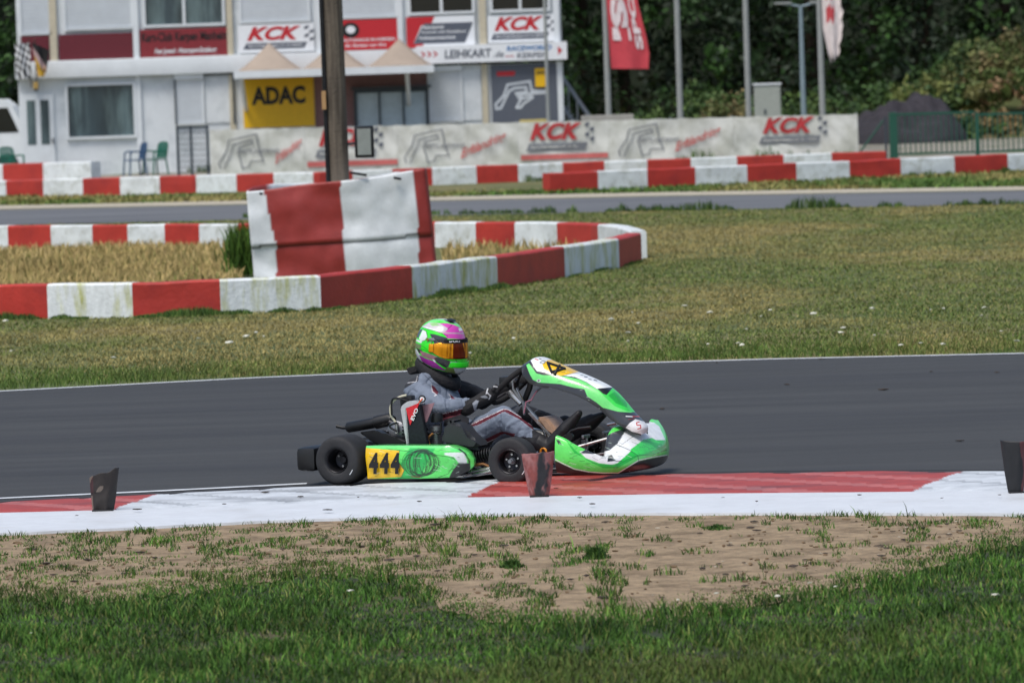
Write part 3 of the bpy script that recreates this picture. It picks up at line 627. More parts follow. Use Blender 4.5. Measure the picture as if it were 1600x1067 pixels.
words(s1, S, 'LEIHKART', .19, .26, .50, .74, M_sgrey, .05, .03); words(s1, S, '.de', .51, .24, .58, .6, M_sgrey, .2, .01)
words(s1, S, 'RACEWORLD', .60, .56, .90, .84, M_blue, .2, .03); words(s1, S, 'KERPEN', .67, .14, .87, .44, M_sgrey, 0, .02); words(s1, S, '---', .59, .25, .65, .3, M_sred, 0, .03)
poly(s1, S, [(.94, .25), (.97, .5), (.94, .75)], M_sred, 'arrow_mark')
s1, S = plate('sign', 380, 122, 491, 199, M_yel, 'large yellow ADAC sign under the canopy'); words(s1, S, 'ADAC', .12, .46, .88, .83, M_blk, 0, .045)
s1, S = plate('sign', 768, 100, 871, 191, M_sgrey, 'dark grey board with white circuit map beside the right corner')
cir = [(618, 668), (645, 665), (700, 560), (730, 545), (800, 540), (805, 568), (740, 575), (765, 620), (740, 665), (765, 665), (785, 640), (840, 605), (830, 598), (775, 610), (765, 585), (925, 577), (925, 568), (835, 565), (825, 505), (690, 522), (665, 590), (615, 640), (618, 668)]
cu = [((x-592)/(990-592), 1-(y-395)/(755-395)) for x, y in cir]; ribbon(s1, S, cu, .07, mat('map_white', lin((190, 198, 206)), .5), 1)
poly(s1, S, [(.09, .8), (.36, .8), (.37, .88), (.09, .88)], M_sred); 
s2, S2 = plate('sign', 836, 107, 855, 136, M_yel, 'small yellow ADAC notice on the grey circuit map board', d=.16, th=.02); words(s2, S2, 'ADAC', .1, .66, .9, .86, M_blk, 0, .04)
s2, S2 = plate('bench', 812, 187, 860, 191, mat('yellowish_wood', lin((196, 180, 110)), .6), 'yellowish board edge above the banners below the circuit map', d=1.0, th=.5, cat='bench')
# external stair at the right corner
st = empty('outside_stair', (X_(885), YB+1, 0))
for k in range(2):
    mb = MB()
    a_ = D(878, 118+k*4, YB+.5+k)-st.location; b_ = D(925, 186+k*6, YB+.5+k)-st.location; mb.tube([a_, b_], .03, 6); mb.tube([a_+Vector((0, 0, -.9)), b_+Vector((0, 0, -.9))], .05, 6)
    for t in (.2, .5, .8): q = a_.lerp(b_, t); mb.tube([q, q+Vector((0, 0, -.9))], .02, 6)
    mb.build('handrail', M_metal, st, True)
mb = MB()
a_ = D(878, 118, YB+1)-st.location+Vector((0, 0, -.9)); b_ = D(925, 186, YB+1)-st.location+Vector((0, 0, -.9))
for k in range(12): mb.box(a_.lerp(b_, k/11), (.28, .9, .03))
mb.build('tread', M_metal, st); tag(st, 'grey steel outside stair descending at the right corner of the building', 'stair')

# ---------------------------------------------------------------- small flags, lamp bracket, chairs, van at the left
def waveflag(name, x0, y0, x1, y1, Y, colf, label, skew=0, nx=30, nz=24, wave=.06, ragged=None, m=None, shape=None):
    xa, xb, za, zb = rectpx(x0, y0, x1, y1, Y); root = empty(name, ((xa+xb)/2, Y, (za+zb)/2)); P = []; CO = []
    for i in range(nx+1):
        u = i/nx; row = []
        for j in range(nz+1):
            v = j/nz; X = xa+(xb-xa)*u; Z = za+(zb-za)*v
            if shape: X, Z = shape(u, v, xa, xb, za, zb)
            y = wave*math.sin(u*9+v*2.3) + wave*.5*math.sin(v*7+u*3)
            row.append((X-root.location.x, y, Z-root.location.z)); CO.append((*lin(colf(u, v)), 1))
        P.append(row)
    o = grid('cloth', P, m or mat('flag_cloth', (1, 1, 1), .8, attr=True, var=.08), root); setcol(o.data.color_attributes.new('Col', 'FLOAT_COLOR', 'POINT'), np.array(CO))
    return tag(root, label, 'flag'), P
f1, _ = waveflag('flag', 24, 68, 48, 124, YB-.9, lambda u, v: (25, 25, 28) if (int(u*5+v*3)+int(v*7-u*2)) % 2 else (215, 218, 220), 'black and white chequered flag above the door', wave=.05)
f2, _ = waveflag('flag', 50, 66, 78, 120, YB-.9, lambda u, v: (24, 24, 26) if v+u*.4 > .85 else ((176, 150, 150) if v+u*.4 > .6 else (206, 168, 60)), 'faded black red and gold flag above the door', wave=.05,
    shape=lambda u, v, xa, xb, za, zb: (xa+(xb-xa)*(u*(.35+.65*v)+.5*(1-v)*.6), za+(zb-za)*(v - .25*u*(v > .3))))
for f_, px in ((f1, 45), (f2, 54)):
    q = D(px, 66, YB-.9)-f_.location; e_ = D(px+4, 138, YB-.1)-f_.location; MB().tube([q+Vector((0, 0, .1)), e_], .015, 6).build('flag_stick', M_wood, f_, True)
sb = D(56, 134, YB-.2); root = empty('wall_lamp', sb); MB().box((0, 0, 0), (.14, .14, .2), bev=.02).build('lamp_body', mat('ochre_lamp', lin((190, 158, 90)), .5), root); MB().box((0, 0, -.13), (.1, .1, .05)).build('lamp_base', M_blk, root); tag(root, 'small ochre box lamp over the white door', 'lamp')
def chair(px, py, Y, m, rz, label):
    p = D(px, py, Y); root = empty('plastic_chair', (p.x, Y, 0), rz)
    mb = MB(); mb.box((0, 0, .42), (.44, .44, .035), bev=.01); mb.build('seat', m, root)
    mb = MB()
    for k in range(6): x = -.19+.076*k; mb.box((x, .23+.03, .66), (.045, .02, .42), Matrix.Rotation(R(-10), 3, 'X'))
    mb.tube([(-.22, .21, .44), (-.22, .28, .8), (-.12, .31, .88), (.12, .31, .88), (.22, .28, .8), (.22, .21, .44)], .02, 6); mb.build('backrest', m, root)
    for s in (-1, 1):
        MB().tube([(s*.25, .24, .64), (s*.26, -.1, .66), (s*.25, -.2, .62)], .022, 6).build('armrest', m, root)
        for t in (-1, 1): MB().tube([(s*.22, t*.2, .64 if t < 0 else .42), (s*.25, t*.25, 0)], .024, 6).build('leg', m, root)
    return tag(root, label, 'chair', 'plastic garden chairs by the building')
chair(211, 262, 139.5, mat('blue_plastic', lin((52, 82, 116)), .5), R(-65), 'blue plastic armchair standing below the large window')
chair(243, 262, 139.8, mat('green_plastic', lin((22, 104, 84)), .5), R(-50), 'green plastic armchair beside the blue one against the wall')
chair(20, 262, 140, MATS['green_plastic'], R(40), 'green plastic armchair left of the white door')
# parked white van, only its flank in the picture
vn = empty('white_van', (D(-30, 200, 146).x, 146, 0)); mb = MB()
prof = [(-1.4, .35), (2.05, .35), (2.1, 1.0), (1.9, 1.25), (1.55, 2.0), (1.3, 2.2), (-3.2, 2.25), (-3.3, .35)]
mb.prism([(x-.55, -.9, z) for x, z in prof], (0, 1.8, 0)); mb.build('body', M_trim, vn)
MB().prism([(x-.55, -.912, z) for x, z in [(.9, 1.25), (1.72, 1.25), (1.42, 1.95), (.9, 1.95)]], (0, .005, 0)).build('side_window', M_dglass, vn)
MB().prism([(x-.55, -.912, z) for x, z in [(-3.2, 1.98), (.6, 1.98), (.6, 2.15), (-3.2, 2.15)]], (0, .005, 0)).build('red_stripe', M_sred, vn)
for x in (-2.6, .8):
    MB().lathe([(.1, -.1), (.3, -.1), (.33, -.06), (.33, .06), (.3, .1), (.1, .1)], Matrix.Translation((x, -.86, .33)) @ Matrix.Rotation(R(90), 4, 'X'), 20).build('wheel', M_tyre, vn)
tag(vn, 'white van with red stripe parked left of the building', 'van')
# mesh fence panel
def meshfence():
    a, b = D(279, 262, 137), D(326, 262, 137); top = D(300, 197, 137).z; root = empty('mesh_fence', (a.x, 137, 0)); w = b.x-a.x
    for x in (0, w*.45, w): MB().box((x, 0, top/2), (.07, .07, top)).build('post', M_dgrey, root)
    mb = MB()
    for k in range(12): mb.box((w*k/11, 0, top/2), (.012, .012, top-.1))
    for k in range(9): mb.box((w/2, .012, .08+(top-.12)*k/8), (w, .012, .012 if k < 8 else .05))
    mb.build('wire_mesh', M_dgrey, root); tag(root, 'dark grey wire mesh fence panel left of the banners', 'fence')
meshfence()
# ---------------------------------------------------------------- printed banners
YN = 133.0
def banner(x0, x1, kindn, label, red=None):
    f_top = lambda x: np.interp(x, [327, 1340], [203, 178]); f_bot = lambda x: np.interp(x, [327, 1340], [268, 246])
    xa, xb = D(x0, f_top(x0), YN).x, D(x1, f_top(x1), YN).x; zt0, zt1 = D(x0, f_top(x0), YN).z, D(x1, f_top(x1), YN).z
    root = empty('banner', ((xa+xb)/2, YN, 0)); o = root.location.copy()
    def S(u, v, e=0):
        zt = zt0+(zt1-zt0)*u; zz = .06+(zt-.06)*v; X = xa+(xb-xa)*u
        y = .05*noise.noise(Vector((X*1.1, zz*1.5, 3))) + .03*noise.noise(Vector((X*3+zz*3, zz*.5, 9)))
        y += .03*abs(math.sin(X*2.2))*(1-v)
        return Vector((X-o.x+.004, YN+y-o.y-e, zz - .02*abs(math.sin((u)*math.pi*5))*(v > .95)))
    grid('sheet', [[S(u, v) for v in np.linspace(0, 1, 20)] for u in np.linspace(0, .998, 60)], M_bann, root)
    mb = MB()
    for u in (0.01, .5, .99): mb.tube([Vector((xa+(xb-xa)*u-o.x, .12, 0)), Vector((xa+(xb-xa)*u-o.x, .12, zt0))], .025, 6)
    mb.build('support_post', M_metal, root)
    dens = lambda pts: [tuple(np.array(a_)*(1-t)+np.array(b_)*t) for a_, b_ in zip(pts[:-1], pts[1:]) for t in (0, .5)]+[pts[-1]]
    if kindn == 'map':
        k = (x1-x0); U = lambda p: (p-x0)/k
        base = {327: 340, 620: 630, 950: 965}[x0]
        pl = [(0, 0), (3, 18), (12, 25), (16, 45), (18, 52), (60, 58), (64, 30)]
        pl = [(2, 2), (0, 10), (12, 30), (17, 50), (60, 60), (64, 28), (70, 12), (50, 12), (46, 2), (36, 0), (34, 14), (30, 28), (34, 38), (54, 44), (52, 50), (24, 42), (20, 28), (12, 10), (8, 0)]
        ribbon(root, lambda u, v, e: S(u, v, e+.035), [(U(base+a_), .12+.78*b_/62) for a_, b_ in pl], .032, M_bprg, 1)
        words(root, lambda u, v, e: S(u, v, e+.035), 'ERFTLANDRING', U(base+33), .44, U(base+95), .54, M_bprg, 0, .02)
        co, f = textmesh('Erftlandring', .4, .02); u0_, u1_ = U(base+88), min(.97, U(base+160))
        pydata('script_lettering', [S(u0_+(u1_-u0_)*a_, .12+.28*b_+.42*a_, .04) for a_, b_ in co], f, M_bprn, root)
    else:
        k = x1-x0; l0 = {475: 490, 808: 820, 1145: 1184}[x0]; U = lambda p: (p-x0)/k
        kck(root, lambda u, v, e: S(u, v, e+.035), U(l0), U(l0+108), .3, .97, M_bprn if False else mat('banner_red', lin((180, 52, 56)), .8), M_bprg, mw=M_bann)
    if red: 
        a_, b_ = [(q-x0)/(x1-x0) for q in red]; SS = lambda u, v: S(u, v, .03)
        grid('red_strip', [[SS(a_+(b_-a_)*t, v) for v in (.1, .22)] for t in np.linspace(0, 1, 20)], M_bprn, root)
    return tag(root, label, 'banner', 'printed banners along the fence')
banner(327, 475, 'map', 'leftmost white banner with circuit outline and red script, below the yellow sign')
banner(475, 620, 'kck', 'white banner behind the wooden pole with red strip along its foot', (478, 619))
banner(620, 808, 'map', 'white banner with circuit outline and red script, in front of the roller shutter')
banner(808, 950, 'kck', 'white banner with red KCK logo below the circuit map board', (812, 948))
banner(950, 1145, 'map', 'white banner with circuit outline and red script, below the red flag')
banner(1145, 1340, 'kck', 'rightmost white banner with red KCK logo, next to the green gate')
# ---------------------------------------------------------------- flagpoles, lamp, cabinet
def flagpole(px, pby, Y, label, r_=.085, h=8.5, top=None, lean=0):
    p = D(px, pby, Y); root = empty('flagpole', (p.x, Y, 0)); 
    tp = Vector((lean, 0, h)); MB().tube([(0, 0, 0), tp*.5, tp], [r_, r_*.9, r_*.6], 14).build('pole', M_pole, root, True)
    MB().lathe([(.05, 0), (.16, 0), (.16, .25), (.11, .32), (.05, .32)], Matrix.Identity(4), 14).build('socket', M_dgrey, root, True)
    return tag(root, label, 'flagpole', 'flagpoles behind the banners')
flagpole(951, 183, 141, 'pale flagpole carrying the red flag')
flagpole(1063, 182, 141, 'bare pale flagpole between the red flag and the grey cabinet')
flagpole(1170, 181, 141, 'bare pale flagpole just left of the grey cabinet')
flagpole(1285, 172, 141, 'pale flagpole carrying the torn white flag')
flagpole(857, 190, 136, 'thin grey pole in front of the circuit map board', .05)
def redshape(u, v, xa, xb, za, zb):
    right = np.interp(v, [0, .12, .25, .5, 1], [1.0, 1.03, .97, .8, .62]); left = np.interp(v, [0, 1], [.12, .0])
    return xa+(xb-xa)*(left+(right-left)*u), za+(zb-za)*v - .04*u
fl, P = waveflag('flag', 944, -95, 1010, 107, 140.8, lambda u, v: (196, 68, 78), 'red flag with large white letters turned sideways hanging from its pole', nx=40, nz=50, wave=.05, shape=redshape)
Pa = np.array(P)
def flagS(u, v, e=.03):
    i = min(39, max(0, u*40)); j = min(49, max(0, v*50)); i0, j0 = int(i), int(j); a_, b_ = i-i0, j-j0
    q = Pa[i0, j0]*(1-a_)*(1-b_)+Pa[i0+1, j0]*a_*(1-b_)+Pa[i0, j0+1]*(1-a_)*b_+Pa[i0+1, j0+1]*a_*b_
    return (q[0], q[1]-e, q[2])
letter('lettering', 'ISO', lambda a_, b_: flagS(.62-.5*b_ if False else .10+.50*(1-b_), .22+.7*a_), mat('flag_white', lin((226, 214, 216)), .8), fl, 0, .06)
letter('small_lettering', 'SPORT', lambda a_, b_: flagS(.68+.2*(1-b_), .15+.75*a_), MATS['flag_white'], fl, 0, .04)
def torn(u, v, xa, xb, za, zb):
    low = .12*noise.noise(Vector((u*9, 0, 0))); right = np.interp(v, [0, .3, 1], [.75, 1, .7]) + .12*noise.noise(Vector((v*14, 4, 0)))*u
    left = np.interp(v, [0, .25, 1], [.3, .05, 0]); return xa+(xb-xa)*(left+(right-left)*u), za+(zb-za)*(v + low*(1-v))
waveflag('flag', 1283, -90, 1316, 90, 140.8, lambda u, v: (192, 70, 76) if (.2 < u < .62 and (.3 < v < .44 or .5 < v < .62 or v > .66)) else (218, 208, 206), 'torn white flag with red marks hanging at the right', wave=.05, nx=24, nz=60, shape=torn)
p = D(1256, 178, 146); lp = empty('street_lamp', (p.x, 146, 0)); ht = D(1250, 8, 146).z; lx = D(1250, 8, 146).x-p.x
MB().tube([(0, 0, 0), (lx*.5, 0, ht*.5), (0, 0, ht-.02)], [.085, .075, .055], 12).build('post', mat('lamp_post_grey', lin((138, 156, 164)), .45, .3), lp, True)
for s in (-1, 1):
    a_ = MB().tube([(0, 0, ht-.05), (s*.25, 0, ht), (s*.6, 0, ht+.05)], .03, 8).build('arm', MATS['lamp_post_grey'], lp, True)
    MB().box((s*.5, 0, ht+.06), (.5, .2, .06), bev=.02).build('lamp_head', M_pole, lp, True)
tag(lp, 'grey double headed street lamp between the bare flagpole and the torn flag', 'street lamp')
xa, xb, za, zb = rectpx(1179, 133, 1220, 181, 139); cb = empty('electric_cabinet', ((xa+xb)/2, 139, 0)); zt = zb
MB().box((0, .2, zt/2), (xb-xa, .4, zt), bev=.015).build('housing', mat('cabinet_grey', lin((152, 158, 150)), .6, var=.06), cb); MB().box((0, .2, zt+.02), (xb-xa+.06, .46, .05), bev=.01).build('lid', M_trim, cb)
MB().box((0, -.008, zt*.5), (xb-xa-.08, .012, zt*.86)).build('door', MATS['cabinet_grey'], cb); MB().box((-.08, -.03, zt*.62), (.05, .03, .12)).build('handle', M_dgrey, cb); MB().box((.1, -.02, zt*.32+.3), (.2, .01, .03)).build('vent', M_dgrey, cb)
tag(cb, 'grey electric cabinet standing behind the banners', 'cabinet')
r4 = rectpx(908, 180, 990, 190, 137); b1 = empty('concrete_bench', ((r4[0]+r4[1])/2, 137, 0)); MB().box((0, 0, r4[3]-.08), (r4[1]-r4[0], .5, .16), bev=.02).build('seat', mat('concrete', lin((158, 156, 150)), .85), b1)
for s in (-.4, .4): MB().box((s*(r4[1]-r4[0]), 0, r4[3]/2-.08), (.15, .4, r4[3]-.16)).build('leg', MATS['concrete'], b1)
tag(b1, 'pale concrete bench at the foot of the red flag', 'bench')
# ---------------------------------------------------------------- green gate fence
def gate(x0, x1, Y, label, brace=False, name='green_gate'):
    a_, b_ = D(x0, 243, Y), D(x1, 240, Y); za, zb = D((x0+x1)/2, 243-(x0-1390)*.03 + 12, Y).z, D(x0, 178, Y).z
    w = b_.x-a_.x; root = empty(name, (a_.x, Y, 0)); top = zb
    n_ = max(3, int(w/.125)); mb = MB()
    for k in range(n_): mb.box((w*(k+.5)/n_, 0, top/2+.03), (.028, .028, top-.12))
    mb.build('bars', M_green, root)
    mb = MB(); mb.box((w/2, 0, top-.02), (w, .06, .06)); mb.box((w/2, 0, .1), (w, .055, .05)); mb.build('rail', M_green, root)
    return tag(root, label, 'gate', 'green bar gate leaves')
YG = 127.0
gate(1403, 1524, YG, 'left leaf of the green bar gate between thick post and thin posts'); gate(1532, 1660, YG, 'right leaf of the green bar gate at the picture edge')
def gpost(px, w, label):
    p = D(px, 243, YG); z = D(px, 176, YG).z; root = MB().box((0, 0, z/2), (w, w, z), bev=.01).build('fence_post', M_green); root.location = (p.x, YG, 0); tag(root, label, 'post', 'green gate posts')
gpost(1397, .2, 'thick green gate post at the left end of the gate'); gpost(1528, .1, 'thin green post in the middle of the gate')
root = empty('wire_fence', (D(1342, 243, YG).x, YG, 0)); w = D(1388, 243, YG).x-D(1342, 243, YG).x; mb = MB(); mb.box((w-.05, 0, .5), (.05, .05, 1.1)); mb.build('post', M_dgrey, root)
MB().tube([(0, 0, .15), (w-.1, 0, .95)], .025, 6).build('brace', M_green, root); mb = MB()
for k in range(9): mb.box((w*k/8, 0, .5), (.006, .006, 1.0))
for k in range(8): mb.box((w/2, .01, .05+.13*k), (w, .006, .006))
mb.build('wire_mesh', M_dgrey, root); tag(root, 'thin wire fence with green diagonal brace between banner and gate post', 'fence')
# ---------------------------------------------------------------- banks, gravel heap, wood and shrubs
def mound(name, cx, cy, rx, ry, h, m, kind='structure', seed=0, label=None, cat=None, n=60, rough=.25, power=1.0):
    P = []
    for i in range(n+1):
        rr_ = i/n; row = []
        for k in range(72):
            a_ = 2*math.pi*k/72; x, y = rr_*math.cos(a_)*rx, rr_*math.sin(a_)*ry
            z = h*max(0, (1-rr_**1.6))**power; z *= 1+rough*noise.noise(Vector((x*.6+seed, y*.6, 0)))+.4*rough*noise.noise(Vector((x*2.3+seed, y*2.3, 0)))
            row.append((x, y, z-.05))
        P.append(row)
    o = grid(name, P, m, closed=True); o.location = (cx, cy, 0); tag(o, label, cat, kind=kind); return o
p = D(1415, 183, 152); mound('gravel_heap', p.x+.15, 154, 1.85, 2.6, 1.0, mat('dark_gravel', lin((50, 47, 53)), .95, var=.35, vscale=7, bump=1, bscale=18), None, 3, 'dark grey gravel heap behind the green gate', 'gravel heap', rough=1.0, power=.5)
M_bank = mat('earth_bank', lin((84, 92, 50)), .95, var=.3, vscale=1.5, col2=lin((158, 130, 98)), mixscale=.5, mixlo=.42, mixhi=.56)
p = D(1600, 180, 160); mound('earth_mound', p.x+.6, 162, 4.6, 6, 2.3, M_bank, 'structure', 8, rough=.35)
mound('grassy_bank', D(1330, 180, 170).x, 172, 9, 6, 1.0, M_bank, 'structure', 4, rough=.2)
# wood
def leaves(name, centres, radii, per, size, cs, ws, seed, zs=1.0, m=None):
    """centres Nx3, radii N; returns mesh of leaf sized quads"""
    r = np.random.default_rng(seed); N_ = len(centres); tot = N_*per; c = np.repeat(centres, per, 0); rad = np.repeat(radii, per)
    d = r.normal(size=(tot, 3)); d /= np.linalg.norm(d, axis=1)[:, None]; d *= (rad*r.random(tot)**.45)[:, None]; d[:, 2] *= zs; pos = c+d
    a = r.normal(size=(tot, 3)); a /= np.linalg.norm(a, axis=1)[:, None]; b = np.cross(a, r.normal(size=(tot, 3))); b /= np.linalg.norm(b, axis=1)[:, None]
    s = (size*r.uniform(.5, 1.3, tot))[:, None]; v = np.stack([pos-a*s, pos-b*s*.55, pos+a*s, pos+b*s*.55], 1)
    me = bpy.data.meshes.new(name); me.vertices.add(tot*4); me.vertices.foreach_set('co', v.ravel()); me.loops.add(tot*4); me.loops.foreach_set('vertex_index', np.arange(tot*4, dtype=np.int32)); me.polygons.add(tot); me.polygons.foreach_set('loop_start', np.arange(0, tot*4, 4, dtype=np.int32)); me.update(calc_edges=True)
    cc = palette(r, N_, cs, ws, .2); cc = np.repeat(cc, per, 0)*(1+r.uniform(-.3, .3, (tot, 1))); col = np.ones((tot, 4, 4)); col[:, :, :3] = cc[:, None]
    setcol(me.color_attributes.new('Col', 'FLOAT_COLOR', 'POINT'), col); me.materials.append(m or M_leaf); return me
r = np.random.default_rng(31); n = 3700
X = r.uniform(-46, 62, n); base_y = 170 + 3*np.array([noise.noise(Vector((x*.15, 0, 0))) for x in X]); dep = r.random(n)**1.4*9
Z = r.uniform(.3, 13, n); bulge = np.array([noise.noise(Vector((x*.33, z*.33, 4))) for x, z in zip(X, Z)])*4
Y = base_y + dep - bulge + Z*.12
me = leaves('wood', np.stack([X, Y, Z], 1), r.uniform(.5, 1.3, n), 75, .16, [(34, 64, 20), (18, 40, 14), (46, 80, 26)], [4, 6, 2], 32)
wd = link('wood', me); tag(wd, 'dark green wood filling the background behind the yard', 'wood', kind='stuff')
mb = MB()
for k in range(70):
    x = random.uniform(-46, 62); y = random.uniform(174, 182); mb.tube([(x, y, 0), (x+random.uniform(-.5, .5), y, 6), (x+random.uniform(-1, 1), y, 13)], [.25, .18, .08], 7)
tk = mb.build('wood_trunks', M_bark); tag(tk, 'shaded trunks standing inside the dark background wood', 'tree trunks', kind='stuff')
P = [[(x, 186+5*math.sin(x*.1), z) for z in np.linspace(-1, 24, 14)] for x in np.linspace(-80, 80, 60)]
P = [[(a_, b_ + 2*noise.noise(Vector((a_*.2, c_*.2, 0))) + c_*.4, c_+1.5*noise.noise(Vector((a_*.3, 1, 0)))*(c_ > 20)) for a_, b_, c_ in row] for row in P]
tag(grid('wooded_hill', P, mat('deep_wood', lin((22, 34, 16)), .95, var=.5, vscale=.7)), kind='structure')
def shrub(px, py, Y, w, h, cs, label, seed, per=60, nc=40, cat='shrub', size=.09, group=None, zb=0, name='shrub'):
    p = D(px, py, Y); root = empty(name, (p.x, Y, zb)); r = np.random.default_rng(seed)
    c = r.normal(size=(nc, 3)); c /= np.linalg.norm(c, axis=1)[:, None]; c *= r.random((nc, 1))**.5; c[:, 2] = np.abs(c[:, 2]); c *= np.array([w/2, w*.4, h*.85]); c[:, 2] += .08
    me = leaves('foliage', c, r.uniform(.16, .3, nc)*min(w, h+.3), per, size, cs, [1]*len(cs), seed); o = link('foliage', me, None, root)
    mb = MB()
    for k in range(5): a_ = k*1.3; mb.tube([(0, 0, 0), (.2*w*math.cos(a_), .2*w*math.sin(a_), h*.7)], [.03, .01], 5)
    mb.build('stem', M_bark, root); return tag(root, label, cat, group)
GR = [(58, 88, 36), (44, 72, 30), (80, 104, 46)]; DR = [(124, 112, 72), (100, 104, 56), (84, 100, 48)]
shrub(940, 180, 160, 3.6, 1.0, GR, 'low green bush behind the foot of the red flag pole', 41)
shrub(1010, 180, 163, 4, 1.3, GR, 'green bush left of the far red and white barrier', 42)
shrub(1090, 175, 166, 5, 1.9, GR, 'dark green bush behind the far red and white barrier', 43, nc=60)
shrub(1140, 182, 158, 1.6, 1.7, DR, 'dry brownish bush left of the grey cabinet', 44)
shrub(1215, 178, 160, 2.6, 1.5, GR, 'green bush behind the grey cabinet', 45)
shrub(1300, 170, 163, 4.5, 1.5, GR, 'broad green bush right of the torn flag', 46, nc=60)
shrub(1370, 165, 167, 5.5, 2.0, GR, 'green bushes rising behind the gravel heap', 47, nc=70)
shrub(1465, 160, 166, 4, 1.8, [(80, 104, 46), (110, 118, 60), (58, 88, 36)], 'light green bush right behind the top of the gravel heap', 48, nc=50, zb=.5)
shrub(1530, 130, 161, 3.2, 1.4, DR+GR, 'dry brown and green scrub on the earth mound', 49, nc=50, zb=1.6)
shrub(1590, 120, 160, 3.2, 1.6, DR, 'reddish brown dry scrub on top of the earth mound at the right edge', 50, nc=50, zb=1.9)
shrub(1495, 150, 158, 2.2, 1.0, GR+[(112, 118, 60)], 'mixed green bush on the left slope of the earth mound', 61, nc=40, zb=.9)
shrub(1560, 150, 157, 2.4, .8, [(110, 110, 60), (84, 100, 44), (140, 112, 80)], 'half dry bush in the middle of the earth mound', 62, nc=44, zb=1.2)
shrub(1612, 150, 157, 2.2, .9, DR+GR, 'half dry bush on the earth mound cut by the right picture edge', 63, nc=44, zb=1.2)
shrub(1500, 175, 156, 1.3, .7, GR, 'small green bush at the foot of the earth mound', 51, zb=0)
shrub(1560, 175, 155, 1.6, .6, [(80, 104, 46), (132, 112, 72)], 'small yellowish green bush low on the earth mound', 52, zb=.2)
r = np.random.default_rng(78); g0 = G(380, 432); q_ = r.normal(0, .09, (700, 2)); pos = np.stack([g0.x+q_[:, 0], g0.y+q_[:, 1], np.zeros(700)], 1); pos[:, 2] = r.random(700)**1.3*.42
wv = blades('tall_weed', pos, r.uniform(.12, .34, 700), r.uniform(.010, .022, 700), palette(r, 700, [(74, 108, 38), (54, 84, 30), (98, 128, 52)], [3, 3, 1]), .45, 5, kind=None)
tag(wv, 'tall dark green weed growing at the left edge of the padded wrap', 'weed')
r = np.random.default_rng(77)
for px, py, rad, hh2, lb in ((931, 872, .055, .075, 'round dark green grass tuft alone on the right part of the sandy patch'), (800, 886, .05, .05, 'small grass tuft on the sandy patch left of the round tuft'), (1120, 826, .07, .03, 'low flat grass tuft near the white kerb border on the bare sand')):
    g0 = G(px, py); q_ = r.normal(0, rad*.45, (420, 2)); pos = np.stack([g0.x+q_[:, 0], g0.y+q_[:, 1]*1.3, np.zeros(420)-.003], 1)
    tf_o = blades('grass_tuft', pos, hh2*r.uniform(.5, 1.1, 420)*np.exp(-(q_**2).sum(1)/rad**2/1.2), r.uniform(.004, .007, 420), palette(r, 420, [(58, 92, 34), (40, 68, 28), (80, 108, 48)], [2, 2, 1]), .8, 3, kind=None)
    tag(tf_o, lb, 'grass tuft')

# ================================================================ the kart
TH = R(25); KM3 = Matrix(((math.cos(TH), math.sin(TH), 0), (-math.sin(TH), math.cos(TH), 0), (0, 0, 1)))  # local x forward, y left, z up
hub = G(525.2, 721.8, .14); KO = hub - KM3 @ Vector((0, -.70, .14)); KO.z = .006
KMAT = Matrix.Translation(KO) @ KM3.to_4x4(); KINV = KMAT.inverted(); kc = KINV @ CAM
def K(px, py, y):                           # kart coordinates of a place of the photograph on the lengthwise plane y
    d = KINV.to_3x3() @ ray(px, py); return kc + d*((y-kc.y)/d.y)
def z1(x, y): return (x/3.556+440, y/3.556+480)
def z2(x, y): return (x/4.447+740, y/4.447+540)
def z6(x, y): return (x/5.93+620, y/5.93+480)
def Z(f, pts): return [f(*p) for p in pts]
kart = empty('go_kart'); kart.matrix_world = KMAT
bpy.context.view_layer.update()
def roundcone(bm, a, b, ra, rb, n=2):
    a, b = Vector(a), Vector(b); t = bmesh.new()
    for c, r_ in ((a, ra), (b, rb)):
        if not hasattr(r_, '__len__'): r_ = (r_, r_, r_)
        bmesh.ops.create_icosphere(t, subdivisions=n, radius=1, matrix=Matrix.Translation(c) @ Matrix.Diagonal((*r_, 1)))
    fs = list(t.faces); vs_ = list(t.verts); bmesh.ops.delete(t, geom=fs, context='FACES_ONLY')
    for e in list(t.edges): t.edges.remove(e)
    bmesh.ops.convex_hull(t, input=vs_, use_existing_faces=False)
    mp = {v: bm.verts.new(v.co) for v in t.verts if v.link_faces}
    for f in t.faces: bm.faces.new([mp[v] for v in f.verts])
    t.free()
def fuse(name, cones, voxel, m, parent, smooth=6, fac=.5):
    bm = bmesh.new()
    for c in cones: roundcone(bm, *c)
    me = bpy.data.meshes.new('tmp'); bm.to_mesh(me); bm.free(); o = bpy.data.objects.new('tmp', me); C.objects.link(o)
    rm = o.modifiers.new('r', 'REMESH'); rm.mode = 'VOXEL'; rm.voxel_size = voxel
    sm = o.modifiers.new('s', 'SMOOTH'); sm.iterations = smooth; sm.factor = fac
    bpy.context.view_layer.update(); me2 = bpy.data.meshes.new_from_object(o.evaluated_get(bpy.context.evaluated_depsgraph_get())); bpy.data.objects.remove(o)
    me2.name = name; me2.materials.clear(); return link(name, me2, m, parent, True)

